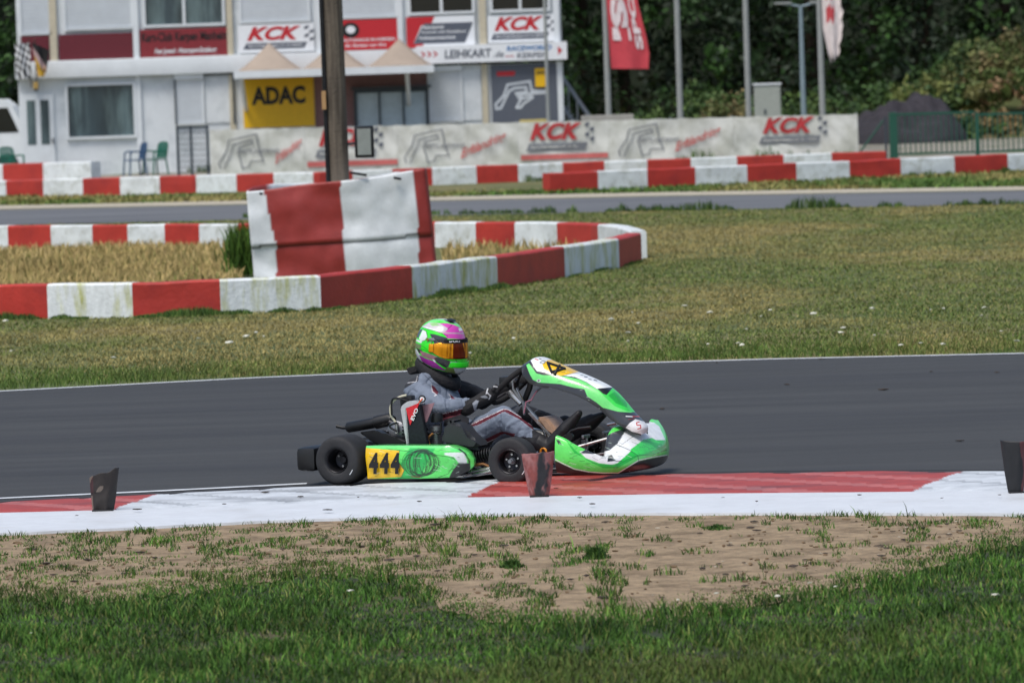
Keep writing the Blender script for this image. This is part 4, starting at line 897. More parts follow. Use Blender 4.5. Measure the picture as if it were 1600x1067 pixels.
# ---- wheels
def wheel(x, y, r_, w, steer, side, front):
    """root of a wheel is its tyre; rim, hub are its pieces; side -1: right"""
    M = Matrix.Rotation(R(90)*-side, 4, 'X')        # lathe z -> outwards
    h = w/2; rb = .066
    prof = [(rb, -h*.86), (rb+.012, -h*.97), (r_*.72, -h), (r_*.88, -h*.97), (r_*.965, -h*.84), (r_, -h*.55), (r_*1.002, 0), (r_, h*.55), (r_*.965, h*.84), (r_*.88, h*.97), (r_*.72, h), (rb+.012, h*.97), (rb, h*.86)]
    t = np.linspace(0, 12, 49); pr = cr(np.arange(13), np.array(prof), t)
    ty = MB().lathe([tuple(q) for q in pr], M, 64, False, False).build('tyre', M_tyre, kart, True, 60); ty.location = (x, y, r_); ty.rotation_euler = (0, 0, steer)
    rim = MB().lathe([(.060, -h*.9), (.069, -h*.9), (.069, h*.9), (.0665, h*.93), (.062, h*.9), (.056, h*.7), (.054, h*.1), (.05, h*.05), (.016, h*.0), (.016, -.02)], M, 48, False, False).build('rim', M_steelb, ty, True, 50)
    mb = MB(); mb.lathe([(.0, h*.2), (.018, h*.2), (.022, h*.1), (.022, -.01), (0, -.01)], M, 24)
    if front:
        mb.lathe([(.0, h*.55), (.008, h*.55), (.0085, h*.48), (.014, h*.46), (.015, h*.2), (0, h*.2)], M, 16)
    mb.build('hub', M_alu if front else M_steelb, ty, True)
    for k in range(3 if not front else 5):
        a_ = 2*math.pi*k/(3 if not front else 5)+.4; MB().lathe([(0, h*.16), (.006, h*.16), (.006, 0), (0, 0)], M @ Matrix.Translation((.036*math.cos(a_), .036*math.sin(a_), 0)), 8).build('wheel_bolt', M_chrome, ty)
    if True:
        mb = MB(); arc = [M @ Vector((r_*.8*math.cos(a_), r_*.8*math.sin(a_), h*1.0)) for a_ in np.linspace(-.75 if side < 0 else 2, -.45 if side < 0 else 2.3, 8)]; mb.tube(arc, .0025, 6); mb.build('sidewall_mark', M_swht, ty)
    return ty
RW, FW = .215, .13
wheel(0, -.70+RW/2, .14, RW, 0, -1, False); wheel(0, .70-RW/2, .14, RW, 0, 1, False)
fh = K(794, 721, -.62); WBX = fh.x
wheel(WBX, -.62+FW/2, .131, FW, R(3), -1, True); wheel(WBX, .62-FW/2, .131, FW, R(3), 1, True)
# ---- chassis
def part(name, m, build, smooth=True, angle=40, parent=None):
    mb = MB(); build(mb); return mb.build(name, m, kart if parent is None else parent, smooth, angle)
part('rear_axle', M_chrome, lambda b: b.tube([(0, -.58, .14), (0, .58, .14)], .02, 16))
part('brake_disc', M_steelb, lambda b: b.lathe([(.03, -.004), (.095, -.004), (.095, .004), (.03, .004)], Matrix.Translation((0, .2, .14)) @ Matrix.Rotation(R(90), 4, 'X'), 32))
M_frame = mat('frame_tube_black', lin((44, 44, 48)), .35, .7)
for s in (-1, 1):
    part('chassis_rail', M_frame, lambda b: b.tube([(-.12, s*.30, .09), (.1, s*.32, .06), (.55, s*.33, .045), (.85, s*.22, .045), (1.15, s*.16, .05), (1.38, s*.13, .06)], .016, 10))
    part('side_bar', M_chrome, lambda b: b.tube([(.16, s*.32, .05), (.2, s*.56, .045), (.72, s*.57, .045), (.80, s*.34, .05)], .011, 8))
    part('side_bar', M_chrome, lambda b: b.tube([(.22, s*.32, .08), (.25, s*.54, .14), (.70, s*.54, .14), (.74, s*.34, .06)], .010, 8))
    part('stub_axle', M_alu, lambda b: (b.tube([(WBX, s*.60, .131), (WBX, s*.44, .131)], .012, 10), b.lathe([(.0, -.05), (.02, -.05), (.02, .05), (0, .05)], Matrix.Translation((WBX-.0, s*.42, .12)), 12), b.tube([(WBX-.01, s*.42, .12), (WBX-.03, s*.2, .05)], .014, 8)))
    part('tie_rod', M_chrome, lambda b: b.tube([(WBX-.1, s*.42, .12), (WBX-.1, s*.04, .14)], .006, 8))
part('cross_tube', M_frame, lambda b: (b.tube([(.5, -.33, .045), (.5, .33, .045)], .014, 8), b.tube([(WBX, -.3, .05), (WBX, .3, .05)], .015, 8), b.tube([(.1, -.32, .06), (.1, .32, .06)], .014, 8)))
part('floor_tray', M_alu, lambda b: b.prism([(.5, -.33, .03), (.86, -.24, .03), (1.36, -.15, .03), (1.36, .15, .03), (.86, .24, .03), (.5, .33, .03)], (0, 0, .004)), False)
# ---- rear bumper
part('rear_bumper', M_bplas, lambda b: b.box((-.215, -.41, .145), (.12, .50, .135), bev=.03) .box((-.215, .41, .145), (.12, .50, .135), bev=.03) .box((-.20, 0, .15), (.08, .5, .09), bev=.02) and None)
part('bumper_cover', mat('pale_green_plastic', lin((120, 220, 140)), .35), lambda b: b.prism([K(480, 705, -.5), K(500, 697, -.5), K(508, 697, -.5), K(508, 705, -.5)], (0, .3, 0)))
for y in (-.22, .22): part('bumper_stay', M_steelb, lambda b: b.tube([(-.22, y, .14), (-.05, y, .1), (.1, y, .07)], .012, 8))
# ---- side pods
podpx = Z(z1, [(470, 768), (560, 766), (700, 766), (820, 766), (930, 768), (985, 786), (1020, 812), (1042, 850), (1040, 885), (1015, 915), (960, 945), (880, 950), (760, 953), (640, 953), (540, 953), (473, 953)])
YPOD = -.66
pod2d = [(K(x, y, YPOD).x, K(x, y, YPOD).z) for x, y in podpx]
def pod(side):
    c = np.array(pod2d); pp_ = np.vstack([c, c[:1]]); seg = np.r_[0, np.cumsum(np.linalg.norm(np.diff(pp_, axis=0), axis=1))]
    tt = np.linspace(0, seg[-1], 220, endpoint=False); out = np.stack([np.interp(tt, seg, pp_[:, k]) for k in (0, 1)], 1); cen = np.array([.36, .105])
    rows = []
    xs_ = out[:, 0]; x0, x1 = xs_.min(), xs_.max()
    for s in np.r_[np.linspace(0, .97, 90), np.linspace(.975, 1, 8)]:
        q = cen + (out-cen)*s; bul = .02*(1-s**6) ; nose = np.clip((q[:, 0]-(x1-.16))/.16, 0, 1)**2*.07
        yy = YPOD - bul*.6 + nose + .010*np.sin(q[:, 1]*28); rows.append(np.stack([q[:, 0], yy*-side if side > 0 else yy, q[:, 1]], 1))
    for dy in (.01, .06, .13):
        q = cen+(out-cen)*(1-.04*(dy/.13)); nose = np.clip((q[:, 0]-(x1-.16))/.16, 0, 1)**2*.07; yy = YPOD+dy+nose*(1-dy/.13); rows.append(np.stack([q[:, 0], yy*-side if side > 0 else yy, q[:, 1]], 1))
    q = cen+(out-cen)*.5; rows.append(np.stack([q[:, 0], np.full(len(q), (YPOD+.14)*(-side if side > 0 else 1)), q[:, 1]], 1))
    return grid('side_pod', rows, M_livery, kart, True, True)
GRN = (96, 226, 104); GR2 = (36, 186, 84); YLW = (240, 192, 20); OFF = (225, 232, 230); BLK = (24, 25, 28)
r = random.Random(3); scr = []
for k in range(52):                              # tyre rub scribble left on the pod
    a_ = r.uniform(.2, 1); cx, cy = 775+r.uniform(-14, 14)+ (1-a_)*r.uniform(-60, 60), 865+r.uniform(-6, 6); rx, ry = 100*a_, 72*r.uniform(.85, 1.05)
    st_ = r.uniform(0, 6.28); ln = r.uniform(1.0, 4.5); scr.append(('l', (14, 66, 30) if r.random() < .5 else (30, 52, 36), [z1(cx+rx*math.cos(st_+ln*t), cy+ry*math.sin(st_+ln*t)) for t in np.linspace(0, 1, 24)], r.uniform(.2, .5)))
num4 = [('p', BLK, Z(z1, q)) for q in []]
pod_items = [('p', GR2, Z(z1, [(655, 880), (720, 770), (860, 770), (760, 960), (640, 960)])), ('p', (96, 236, 120), Z(z1, [(470, 760), (930, 766), (1000, 796), (960, 800), (900, 782), (470, 778)])),
    ('p', OFF, Z(z1, [(905, 808), (960, 806), (1010, 806), (1030, 850), (1028, 866), (985, 866), (960, 832), (905, 820)])),
    ('p', BLK, Z(z1, [(1050, 862), (1050, 960), (925, 960), (945, 915), (980, 866), (1020, 864)])), ('l', BLK, Z(z1, [(985, 786), (1020, 812), (1042, 850), (1044, 870)]), 1.2), ('l', BLK, Z(z1, [(960, 948), (760, 955), (470, 956)]), .9), ('l', (60, 70, 64), Z(z1, [(470, 768), (700, 767), (930, 769), (985, 787)]), .5), ('l', BLK, Z(z1, [(590, 786), (700, 800), (900, 826), (955, 834), (968, 862), (925, 925), (870, 945)]), .35)] + scr + [
    ('l', (150, 30, 30), Z(z1, [(720, 940), (770, 944)]), .5),
    ('p', YLW, Z(z1, [(455, 780), (655, 796), (648, 858), (682, 905), (664, 942), (465, 955)])), ('l', (40, 40, 34), Z(z1, [(655, 796), (648, 858), (682, 905), (664, 942)]), .4),
    ('l', (90, 66, 20), Z(z1, [(640, 810), (640, 860), (655, 900), (650, 930)]), .5)]
def kl(o, base, items):
    return livery(o, base, items, wco=KMAT)
def scuffs(f, x0, x1, y0, y1, n, seed, cols=((60, 74, 62), (30, 60, 36), (200, 220, 205))):
    q = random.Random(seed); out = []
    for _ in range(n):
        x, y, a_, L_ = q.uniform(x0, x1), q.uniform(y0, y1), q.uniform(-.4, .5), q.uniform(4, 45)
        out.append(('l', q.choice(cols), [f(x, y), f(x+L_*.5, y+L_*.5*math.tan(a_)+q.uniform(-2, 2)), f(x+L_, y+L_*math.tan(a_))], q.uniform(.12, .32)))
    return out
p1 = pod(-1); kl(p1, GRN, pod_items + scuffs(z1, 480, 1000, 780, 945, 55, 4))
p2 = pod(1); n_ = len(p2.data.vertices); a_ = p2.data.color_attributes.new('Col', 'FLOAT_COLOR', 'POINT'); setcol(a_, np.tile(np.array([*lin((30, 34, 34)), 1]), (n_, 1)))
for k in range(3):                                # the racing number on the yellow field
    x0, x1 = 485+60*k, 545+60*k; yt, yb_ = (808, 902) if k < 2 else (812, 904)
    q0, q1, q2, q3 = [K(*z1(a__, b__), YPOD-.022) for a__, b__ in ((x0, 902), (x1-8, 926), (x1-8, 808), (x0, 806))]
    q0 = K(*z1(x0, 926), YPOD-.022)
    letter('number', '4', lambda u, v: q0.lerp(q1, u).lerp(q3.lerp(q2, u), v), M_blk, p1, .06, .055)
# ---- nose fairing
ts = np.array([0, .1, .22, .36, .5, .64, .78, .9, 1.])
XN = np.array([1.235, 1.33, 1.47, 1.545, 1.575, 1.575, 1.55, 1.49, 1.42]); YN_ = np.array([-.565, -.555, -.46, -.32, -.14, .06, .26, .42, .50])
ZB = np.array([.065, .055, .045, .042, .042, .042, .05, .062, .09]); ZT = np.array([.262, .225, .15, .125, .150, .168, .19, .225, .275]);  # bottom lip drawn low at the ends to carry painted under-nose shade
ZH = np.array([.268, .228, .152, .150, .262, .288, .280, .272, .285]); DI = np.array([.030, .035, .05, .11, .16, .17, .13, .06, .04])
kx0 = K(867, 700, -.565).x; XN = XN + (kx0-1.235)
T = np.linspace(0, 1, 800); xo, yo, zb_, zt_, zh_, di = [cr(ts, q, T) for q in (XN, YN_, ZB, ZT, ZH, DI)]
tx, ty_ = np.gradient(xo, T), np.gradient(yo, T); nn = np.stack([ty_, -tx], 1); nn /= np.linalg.norm(nn, axis=1)[:, None]   # outward normal
prof_t = np.linspace(0, 1, 200); P = []
for i in range(len(T)):
    h_ = zt_[i]-zb_[i]
    pts = np.array([[-.07, zb_[i]+.012], [-.03, zb_[i]], [-.008, zb_[i]+.1*h_], [.004, zb_[i]+.4*h_], [0, zb_[i]+.72*h_], [-.016, zt_[i]-.002], [-.016-di[i]*.45, zt_[i]+(zh_[i]-zt_[i])*.55], [-.02-di[i], zh_[i]], [-.03-di[i]*1.15, zh_[i]-.02], [-.035-di[i]*1.15, zh_[i]-.07]])
    q = cr(np.arange(10), pts, prof_t*9); P.append(np.stack([xo[i]+nn[i, 0]*q[:, 0], yo[i]+nn[i, 1]*q[:, 0], q[:, 1]], 1))
nose = grid('nose_fairing', P, M_livery, kart)
nose_items = [('p', (34, 190, 60), Z(z2, [(560, 650), (640, 650), (700, 720), (780, 790), (900, 850), (1000, 850), (1140, 770), (1345, 725), (1345, 640), (1180, 650), (1090, 720), (980, 830), (860, 822), (700, 745), (640, 655)])),
    ('p', (236, 240, 240), Z(z2, [(735, 735), (980, 690), (1030, 600), (1110, 560), (1180, 520), (1290, 540), (1335, 655), (1180, 655), (1100, 725), (1000, 815), (960, 826), (870, 815), (780, 780)])),
    ('p', (58, 214, 84), Z(z2, [(1180, 652), (1240, 640), (1330, 690), (1348, 728), (1290, 745), (1130, 762), (1088, 722)])),
    ('p', (36, 178, 66), Z(z2, [(1185, 655), (1330, 690), (1346, 726), (1300, 735)])),
    ('p', (112, 232, 128), Z(z2, [(1250, 530), (1300, 515), (1345, 620), (1372, 740), (1345, 745), (1330, 650), (1290, 560)])),
    ('p', (60, 64, 70), Z(z2, [(740, 745), (960, 605), (1072, 565), (1000, 680), (945, 726), (830, 752)])),
    ('p', BLK, Z(z2, [(540, 788), (600, 812), (700, 860), (900, 888), (1005, 888), (1145, 800), (1345, 762), (1380, 780), (1380, 930), (540, 1000)])),  # black lower band; on the near side it paints the shade under the nose
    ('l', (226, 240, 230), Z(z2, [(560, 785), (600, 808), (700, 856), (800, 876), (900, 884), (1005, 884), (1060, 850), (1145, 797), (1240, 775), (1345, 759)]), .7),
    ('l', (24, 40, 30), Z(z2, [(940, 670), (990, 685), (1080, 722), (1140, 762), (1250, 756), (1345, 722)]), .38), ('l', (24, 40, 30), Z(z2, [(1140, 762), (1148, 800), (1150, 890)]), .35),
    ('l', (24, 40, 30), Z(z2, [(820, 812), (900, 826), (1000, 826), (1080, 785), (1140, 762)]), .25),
    ('p', (30, 34, 32), Z(z2, [(572, 652), (596, 656), (612, 690), (590, 684)])), ('p', (40, 42, 44), Z(z2, [(935, 770), (960, 758), (985, 800), (930, 806)])), ('l', (60, 60, 62), Z(z2, [(950, 765), (990, 802), (1030, 800)]), .5), ('l', (60, 66, 66), Z(z2, [(1030, 686), (1120, 622)]), .3)]
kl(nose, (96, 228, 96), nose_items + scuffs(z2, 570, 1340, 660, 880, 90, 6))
mb = MB(); mb.tube([(1.30, -.3, .09), (1.48, -.22, .09), (1.5, 0, .09), (1.48, .22, .09), (1.30, .3, .09)], .01, 8); mb.build('front_bumper_tube', M_frame, kart, True)
mb = MB(); mb.tube([(1.1, -.12, .055), (1.3, -.12, .09), (1.46, -.1, .2)], .01, 8); mb.build('bumper_stay', M_frame, kart, True)
mb = MB(); mb.tube([(1.1, .12, .055), (1.3, .12, .09), (1.46, .1, .2)], .01, 8); mb.build('bumper_stay', M_frame, kart, True)
# ---- front panel (number shield)
st_c = [(829, 566), (846, 557), (870, 566), (897, 578), (925, 589), (955, 604), (974, 622), (990, 641), (1003, 655), (1012, 666), (1012, 676)]
st_e = [(817, 588), (831, 601), (857, 604.5), (880, 611), (905, 620), (931, 635), (946, 648), (958, 658), (972, 667), (986, 675), (1001, 680)]
ew = [.13, .14, .14, .135, .125, .115, .105, .10, .095, .08, .05]
cc_ = np.array([[K(*c, .03).x, K(*c, .03).z] for c in st_c]); ee_ = np.array([[K(*e_, -w_).x, K(*e_, -w_).z] for e_, w_ in zip(st_e, ew)]); sv = np.linspace(0, 10, 480)
cs_, es_, ws_ = cr(np.arange(11), cc_, sv), cr(np.arange(11), ee_, sv), cr(np.arange(11), np.array(ew), sv)
P = []
for i in range(480):
    row = []
    for v in np.linspace(-1, 1, 240):
        f_ = abs(v)**2.6; row.append((cs_[i, 0]*(1-f_)+es_[i, 0]*f_, .0 + ws_[i]*math.sin(v*math.pi/2*.94)/math.sin(math.pi/2*.94), cs_[i, 1]*(1-f_)+es_[i, 1]*f_))
    P.append(row)
panel = grid('front_panel', P, M_livery, kart); PAN = np.array(P)
so2 = panel.modifiers.new('s', 'SOLIDIFY'); so2.thickness = .006; so2.offset = -1
pan_items = [('p', (112, 228, 120), Z(z2, [(365, 135), (385, 122), (405, 150), (436, 192), (480, 204), (560, 208), (650, 215), (760, 240), (850, 290), (905, 335), (1010, 400), (1115, 455), (1090, 468), (1000, 458), (900, 432), (850, 392), (790, 352), (770, 302), (700, 292), (600, 266), (450, 256), (412, 236), (385, 190)])),
    ('p', (236, 240, 240), Z(z2, [(396, 104), (420, 80), (470, 60), (560, 88), (700, 150), (830, 215), (970, 285), (950, 296), (860, 304), (780, 252), (700, 218), (620, 206), (500, 186), (440, 178)])),
    ('p', (240, 192, 20), Z(z2, [(515, 100), (560, 95), (640, 130), (740, 178), (640, 204), (600, 210), (545, 190), (490, 165), (478, 130)])),
    ('p', (60, 220, 80), Z(z2, [(860, 304), (965, 292), (1030, 345), (1110, 430), (1120, 462), (1060, 452), (980, 420), (905, 350)])),
    ('p', (34, 176, 62), Z(z2, [(935, 345), (980, 320), (1060, 390), (1070, 430), (990, 400)])),
    ('p', (14, 15, 17), Z(z2, [(858, 298), (970, 288), (925, 342), (900, 335)])), ('p', (54, 58, 64), Z(z2, [(905, 432), (1000, 458), (1110, 466), (1160, 480), (1200, 525), (1070, 560), (960, 520)])),
    ('p', (236, 238, 238), Z(z2, [(1056, 568), (1085, 535), (1125, 508), (1195, 528), (1222, 560), (1215, 600), (1180, 618), (1100, 596)])), ('l', BLK, Z(z2, [(1056, 568), (1085, 535), (1125, 508), (1195, 528)]), .25),
    ('l', (200, 60, 50), Z(z2, [(1150, 530), (1132, 535), (1135, 552), (1160, 552), (1162, 572), (1140, 578)]), .8),
    ('l', (226, 230, 230), Z(z2, [(1060, 490), (1105, 492)]), .8), ('l', (200, 50, 50), Z(z2, [(1107, 490), (1150, 492)]), .8), ('l', (150, 60, 60), Z(z2, [(1075, 512), (1120, 504)]), .35),
    ('l', (210, 70, 60), Z(z2, [(428, 92), (448, 100)]), .7), ('l', BLK, Z(z2, [(456, 90), (470, 95)]), .6), ('l', BLK, Z(z2, [(460, 118), (480, 105), (500, 110), (490, 124), (465, 122)]), .5),
    ('l', BLK, Z(z2, [(640, 202), (700, 190), (760, 184)]), .3), ('l', BLK, Z(z2, [(745, 204), (762, 206)]), .45), ('l', BLK, Z(z2, [(770, 215), (790, 218)]), .7), ('l', BLK, Z(z2, [(800, 232), (818, 236)]), .5), ('l', BLK, Z(z2, [(838, 238), (856, 243)]), .8), ('l', BLK, Z(z2, [(700, 218), (780, 252), (860, 304)]), .3),
    ('p', BLK, Z(z2, [(335, 200), (365, 135), (405, 235), (440, 258), (400, 275), (345, 240)])), ('l', (200, 206, 204), Z(z2, [(448, 243), (456, 243)]), 2.4), ('l', BLK, Z(z2, [(449, 243), (455, 243)]), 1.0)]
kl(panel, (46, 49, 55), pan_items + scuffs(z2, 380, 1180, 110, 590, 45, 7))
def inv_panel(px, py):                            # the shield's surface point nearest a place on the shield
    pr = PXv((PAN.reshape(-1, 3) @ np.array(KM3).T) + np.array(KO)); vis = PAN.reshape(-1, 3)[:, 1] < .06; d_ = np.linalg.norm(pr-np.array((px, py)), axis=1) + (~vis)*99; return Vector(PAN.reshape(-1, 3)[d_.argmin()]) + Vector((-.002, -.003, .004))
fc = [inv_panel(*z2(*q)) for q in ((527, 185), (628, 197), (600, 128), (508, 118))]
# the figure 4, read with its foot towards the driver's right
fc = [inv_panel(*z2(*q)) for q in ((632, 195), (560, 192), (500, 125), (560, 108))]
for a__, b__ in (((515, 128), (632, 165)), ((515, 128), (575, 188)), ((575, 188), (632, 165)), ):
    pass
mb = MB(); 
def bar(pl, w_):
    mb.tube([inv_panel(*z2(*q)) for q in pl], w_, 6)
bar([(548, 190), (522, 132), (512, 122), (560, 138), (600, 152), (640, 166)], .008); bar([(640, 166), (590, 178), (545, 188)], .008); bar([(566, 206), (580, 176), (602, 142)], .008)
mb.build('number', M_blk, panel)
# ---- fuel tank, pedals, column, wheel
def hexa(name, front, back, m, bev=.01, parent=None):
    mb = MB(); mb.bm.faces.new([mb.bm.verts.new(p) for p in front]); vs_ = list(mb.bm.verts); b2 = [mb.bm.verts.new(p) for p in back]
    mb.bm.faces.new(b2[::-1]); n = len(front)
    for i in range(n): mb.bm.faces.new([vs_[i], b2[i], b2[(i+1) % n], vs_[(i+1) % n]])
    if bev: bmesh.ops.bevel(mb.bm, geom=list(mb.bm.edges), offset=bev, segments=2, affect='EDGES')
    return mb.build(name, m, kart if parent is None else parent, True, 50)
def slab(name, f, pts, y0, y1, m, bev=.006, parent=None):
    a_ = [K(*f(*p), y0) for p in pts]; return hexa(name, a_, [Vector((p.x, y1, p.z)) for p in a_], m, bev, parent)
slab('fuel_tank', z2, [(425, 500), (500, 495), (600, 608), (560, 640), (500, 600)], -.10, .08, mat('stained_tank_plastic', lin((160, 130, 108)), .4, var=.35, vscale=9), .015)
slab('tank_strap', z2, [(376, 470), (392, 462), (545, 628), (528, 634)], -.108, -.103, M_chrome, .001)
ctr = K(*z2(275, 268), 0); ax = Vector((.68, 0, -.73)).normalized()
zr = ax.to_track_quat('Z', 'X').to_matrix().to_4x4(); WM = Matrix.Translation(ctr) @ zr
part('steering_wheel', mat('suede_grip', lin((26, 26, 28)), .9), lambda b: b.tube([WM @ Vector((.150*math.cos(a_), .150*math.sin(a_), 0)) for a_ in np.linspace(0, 2*math.pi, 49)], .0165, 10, False))
part('steering_spokes', M_steelb, lambda b: [b.tube([WM @ Vector((0, 0, .02)), WM @ Vector((.15*math.cos(a_), .15*math.sin(a_), 0))], .008, 6) for a_ in (.5, 2.6, 4.7)])
part('steering_hub', M_bplas, lambda b: b.lathe([(0, -.02), (.035, -.02), (.04, .01), (.02, .03), (0, .03)], WM, 20))
colend = K(*z2(545, 640), 0)
part('steering_column', M_chrome, lambda b: b.tube([WM @ Vector((0, 0, .02)), K(*z2(345, 400), 0), K(*z2(470, 540), 0), Vector((colend.x+.02, 0, .07))], .010, 10))
part('column_collar', M_chrome, lambda b: b.tube([K(*z2(248, 320), -.03), K(*z2(330, 405), -.03)], .020, 14))
part('panel_hoop', M_metal, lambda b: b.tube([K(*z2(q[0], q[1]), -.04) for q in [(345, 196), (300, 210), (272, 245), (275, 300), (310, 350), (345, 400), (352, 480)]], .0065, 8))
part('panel_bracket', M_alu, lambda b: b.tube([K(*z2(q[0], q[1]), -.03) for q in [(380, 400), (420, 330), (470, 285), (520, 285)]], .008, 8))
part('panel_bracket', M_bplas, lambda b: b.tube([K(*z2(q[0], q[1]), .05) for q in [(350, 390), (390, 290), (400, 230)]], .018, 8))
part('cable', mat('pink_cable', lin((198, 130, 150)), .5), lambda b: b.tube([K(*z2(q[0], q[1]), -.05) for q in [(350, 470), (365, 390), (400, 378), (440, 310)]], .004, 6))
part('wheel_display', M_bplas, lambda b: b.box(WM @ Vector((-.02, 0, -.04)), (.05, .10, .06), bev=.01))
part('button', mat('button_red', lin((190, 40, 50)), .4), lambda b: b.box(K(*z2(262, 222), -.02), (.02, .02, .02), bev=.005)); part('button', mat('button_green', lin((20, 140, 80)), .4), lambda b: b.box(K(*z2(248, 266), -.02), (.025, .02, .018), bev=.005))
for y, dz in ((-.15, 0), (.13, .0)):
    part('pedal', M_alu, lambda b: (b.tube([(1.24, y, .05), (1.30, y, .18), (1.29, y, .24)], .008, 8), b.box((1.29, y, .235), (.015, .09, .02), bev=.004), b.tube([(1.27, y, .12), (1.40, y*.9, .14)], .006, 6)))
part('pedal_rod', M_chrome, lambda b: b.tube([K(*z2(700, 708), -.18), K(*z2(945, 640), -.12)], .0085, 8)); part('pedal_rod', M_chrome, lambda b: b.tube([K(*z2(930, 548), .05), K(*z2(992, 536), .05)], .009, 8))
part('heel_rest', M_bplas, lambda b: (b.tube([K(*z2(q[0], q[1]), -.2) for q in [(600, 640), (650, 620), (680, 590), (730, 574), (815, 565)]], .008, 8), b.lathe([(0, -.012), (.022, -.012), (.022, .012), (0, .012)], Matrix.Translation(K(*z2(668, 632), -.22)) @ Matrix.Rotation(R(90), 4, 'X'), 20)))
part('brake_spring', mat('orange_spring', lin((220, 140, 30)), .4), lambda b: b.tube([K(*z2(480, 735), -.32)+Vector((.018*math.cos(a_), .002*a_, .018*math.sin(a_))) for a_ in np.linspace(0, 12, 40)], .0035, 6))
# ---- seat
sp_ = [(.13, .42), (.135, .36), (.145, .26), (.165, .15), (.20, .075), (.30, .05), (.42, .055), (.52, .10)]
P = []
for (x, z) in cr(np.arange(8), np.array(sp_), np.linspace(0, 7, 40)):
    row = []
    for v in np.linspace(-1, 1, 24):
        row.append((x + (.10*abs(v)**3 if z > .15 else .03*abs(v)**3), .205*math.sin(v*1.45), z + (.10*abs(v)**3 if x > .12 else 0)))
    P.append(row)
seat = grid('seat', P, mat('black_fibreglass', lin((26, 27, 30)), .3, var=.2), kart); seat.modifiers.new('s', 'SOLIDIFY').thickness = .008
# ---- engine side
part('silencer', M_bplas, lambda b: (b.tube([K(*z1(362, 668), -.12), K(*z1(372, 667), -.12), K(*z1(525, 640), -.12)], [.022, .031, .031], 20), b.tube([K(*z1(518, 641), -.12), K(*z1(524, 640), -.12), K(*z1(606, 622), -.12), K(*z1(620, 622), -.14)], [.03, .038, .038, .02], 20)))
part('tail_pipe', M_bplas, lambda b: b.tube([K(*z1(306, 660), -.12), K(*z1(340, 668), -.12), K(*z1(372, 668), -.12)], .0105, 12))
part('exhaust_pipe', M_steelb, lambda b: b.tube([K(*z1(q[0], q[1]), -.2) for q in [(600, 640), (640, 660), (700, 668), (780, 660), (800, 690)]], .022, 12))
part('exhaust_spring', M_chrome, lambda b: b.tube([K(*z1(545, 700), -.2), K(*z1(640, 680), -.2)], .006, 6))
slab('chain_guard', z1, [(425, 694), (520, 682), (580, 712), (640, 728), (690, 745), (690, 770), (540, 770), (490, 740)], -.42, -.34, M_bplas, .01)
rad = slab('radiator', z1, [(690, 562), (768, 540), (810, 762), (702, 762)], -.47, -.44, mat('radiator_core', lin((40, 44, 50)), .5, .6, var=.3, vscale=60), .003)
M_ralu = mat('radiator_alu', lin((186, 188, 192)), .4, .15, var=.12, vscale=30)
slab('radiator_tank', z1, [(658, 560), (690, 556), (706, 762), (692, 764)], -.475, -.40, M_ralu, .005, rad)
slab('radiator_tank', z1, [(668, 545), (700, 522), (745, 520), (768, 540), (690, 564), (660, 562)], -.47, -.40, M_ralu, .004, rad)
slab('sticker', z1, [(690, 562), (766, 530), (714, 656)], -.476, -.4735, mat('sticker_red', lin((206, 40, 50)), .3), 0, rad)
q0, q1 = K(*z1(724, 626), -.478), K(*z1(752, 562), -.478); dv_ = (q1-q0); up_ = Vector((-dv_.z, 0, dv_.x)).normalized()*.022
letter('lettering', 'EVO', lambda u, v: q0+dv_*u+up_*(v-.5), M_swht, rad, 0, .03)
slab('radiator_flap', z1, [(768, 548), (850, 530), (806, 640), (796, 640)], -.43, -.425, mat('faded_pink_panel', lin((150, 112, 122)), .4), .002, rad)
part('radiator_cap', M_blk, lambda b: b.tube([K(*z1(781, 509), -.47), K(*z1(781, 509), -.44)], .021, 20)); part('cap_label', M_swht, lambda b: b.tube([K(*z1(780, 510), -.475), K(*z1(780, 510), -.47)], .013, 20))
part('drive_belt', mat('orange_belt', lin((220, 90, 40)), .5), lambda b: b.tube([K(*z1(783, 508), -.478), K(*z1(762, 532), -.478)], .004, 6))
part('water_hose', mat('cream_hose', lin((196, 192, 170)), .5), lambda b: b.tube(cr(np.arange(6), np.array([tuple(K(*z1(*q), -.40)) for q in [(635, 640), (608, 600), (606, 550), (628, 515), (660, 497), (695, 488)]]), np.linspace(0, 5, 30)).tolist(), .0065, 8))
part('ignition_coil', M_bplas, lambda b: b.box(K(*z1(715, 503), -.38), (.04, .05, .03), bev=.008) and None)
for pts, m_ in (([(612, 600), (612, 520), (640, 505), (700, 520)], M_bplas), ([(640, 640), (600, 660), (640, 690)], M_bplas), ([(840, 700), (815, 730), (825, 770)], mat('tan_hose', lin((170, 120, 70)), .5)), ([(850, 690), (880, 700), (885, 640)], M_bplas)):
    part('hose', m_, lambda b: b.tube(cr(np.arange(len(pts)), np.array([tuple(K(*z1(*q), -.41)) for q in pts]), np.linspace(0, len(pts)-1, 20)).tolist(), .006, 8))
def engine(b):
    c = K(*z1(862, 720), -.36)
    b.lathe([(.0, -.09), (.034, -.09), (.034, -.05), (.028, -.045), (.028, .03), (.036, .035), (.036, .06), (.02, .07), (0, .07)], Matrix.Translation(c), 24)
    for k in range(6): b.lathe([(.026, -.002), (.040, -.002), (.040, .002), (.026, .002)], Matrix.Translation(c+Vector((0, 0, -.04+.012*k))), 20)
part('carburettor', M_alu, engine)
part('carburettor_cap', M_bplas, lambda b: b.lathe([(0, 0), (.034, 0), (.036, .03), (.03, .05), (0, .05)], Matrix.Translation(K(*z1(862, 612), -.36)-Vector((0, 0, .025))), 24))
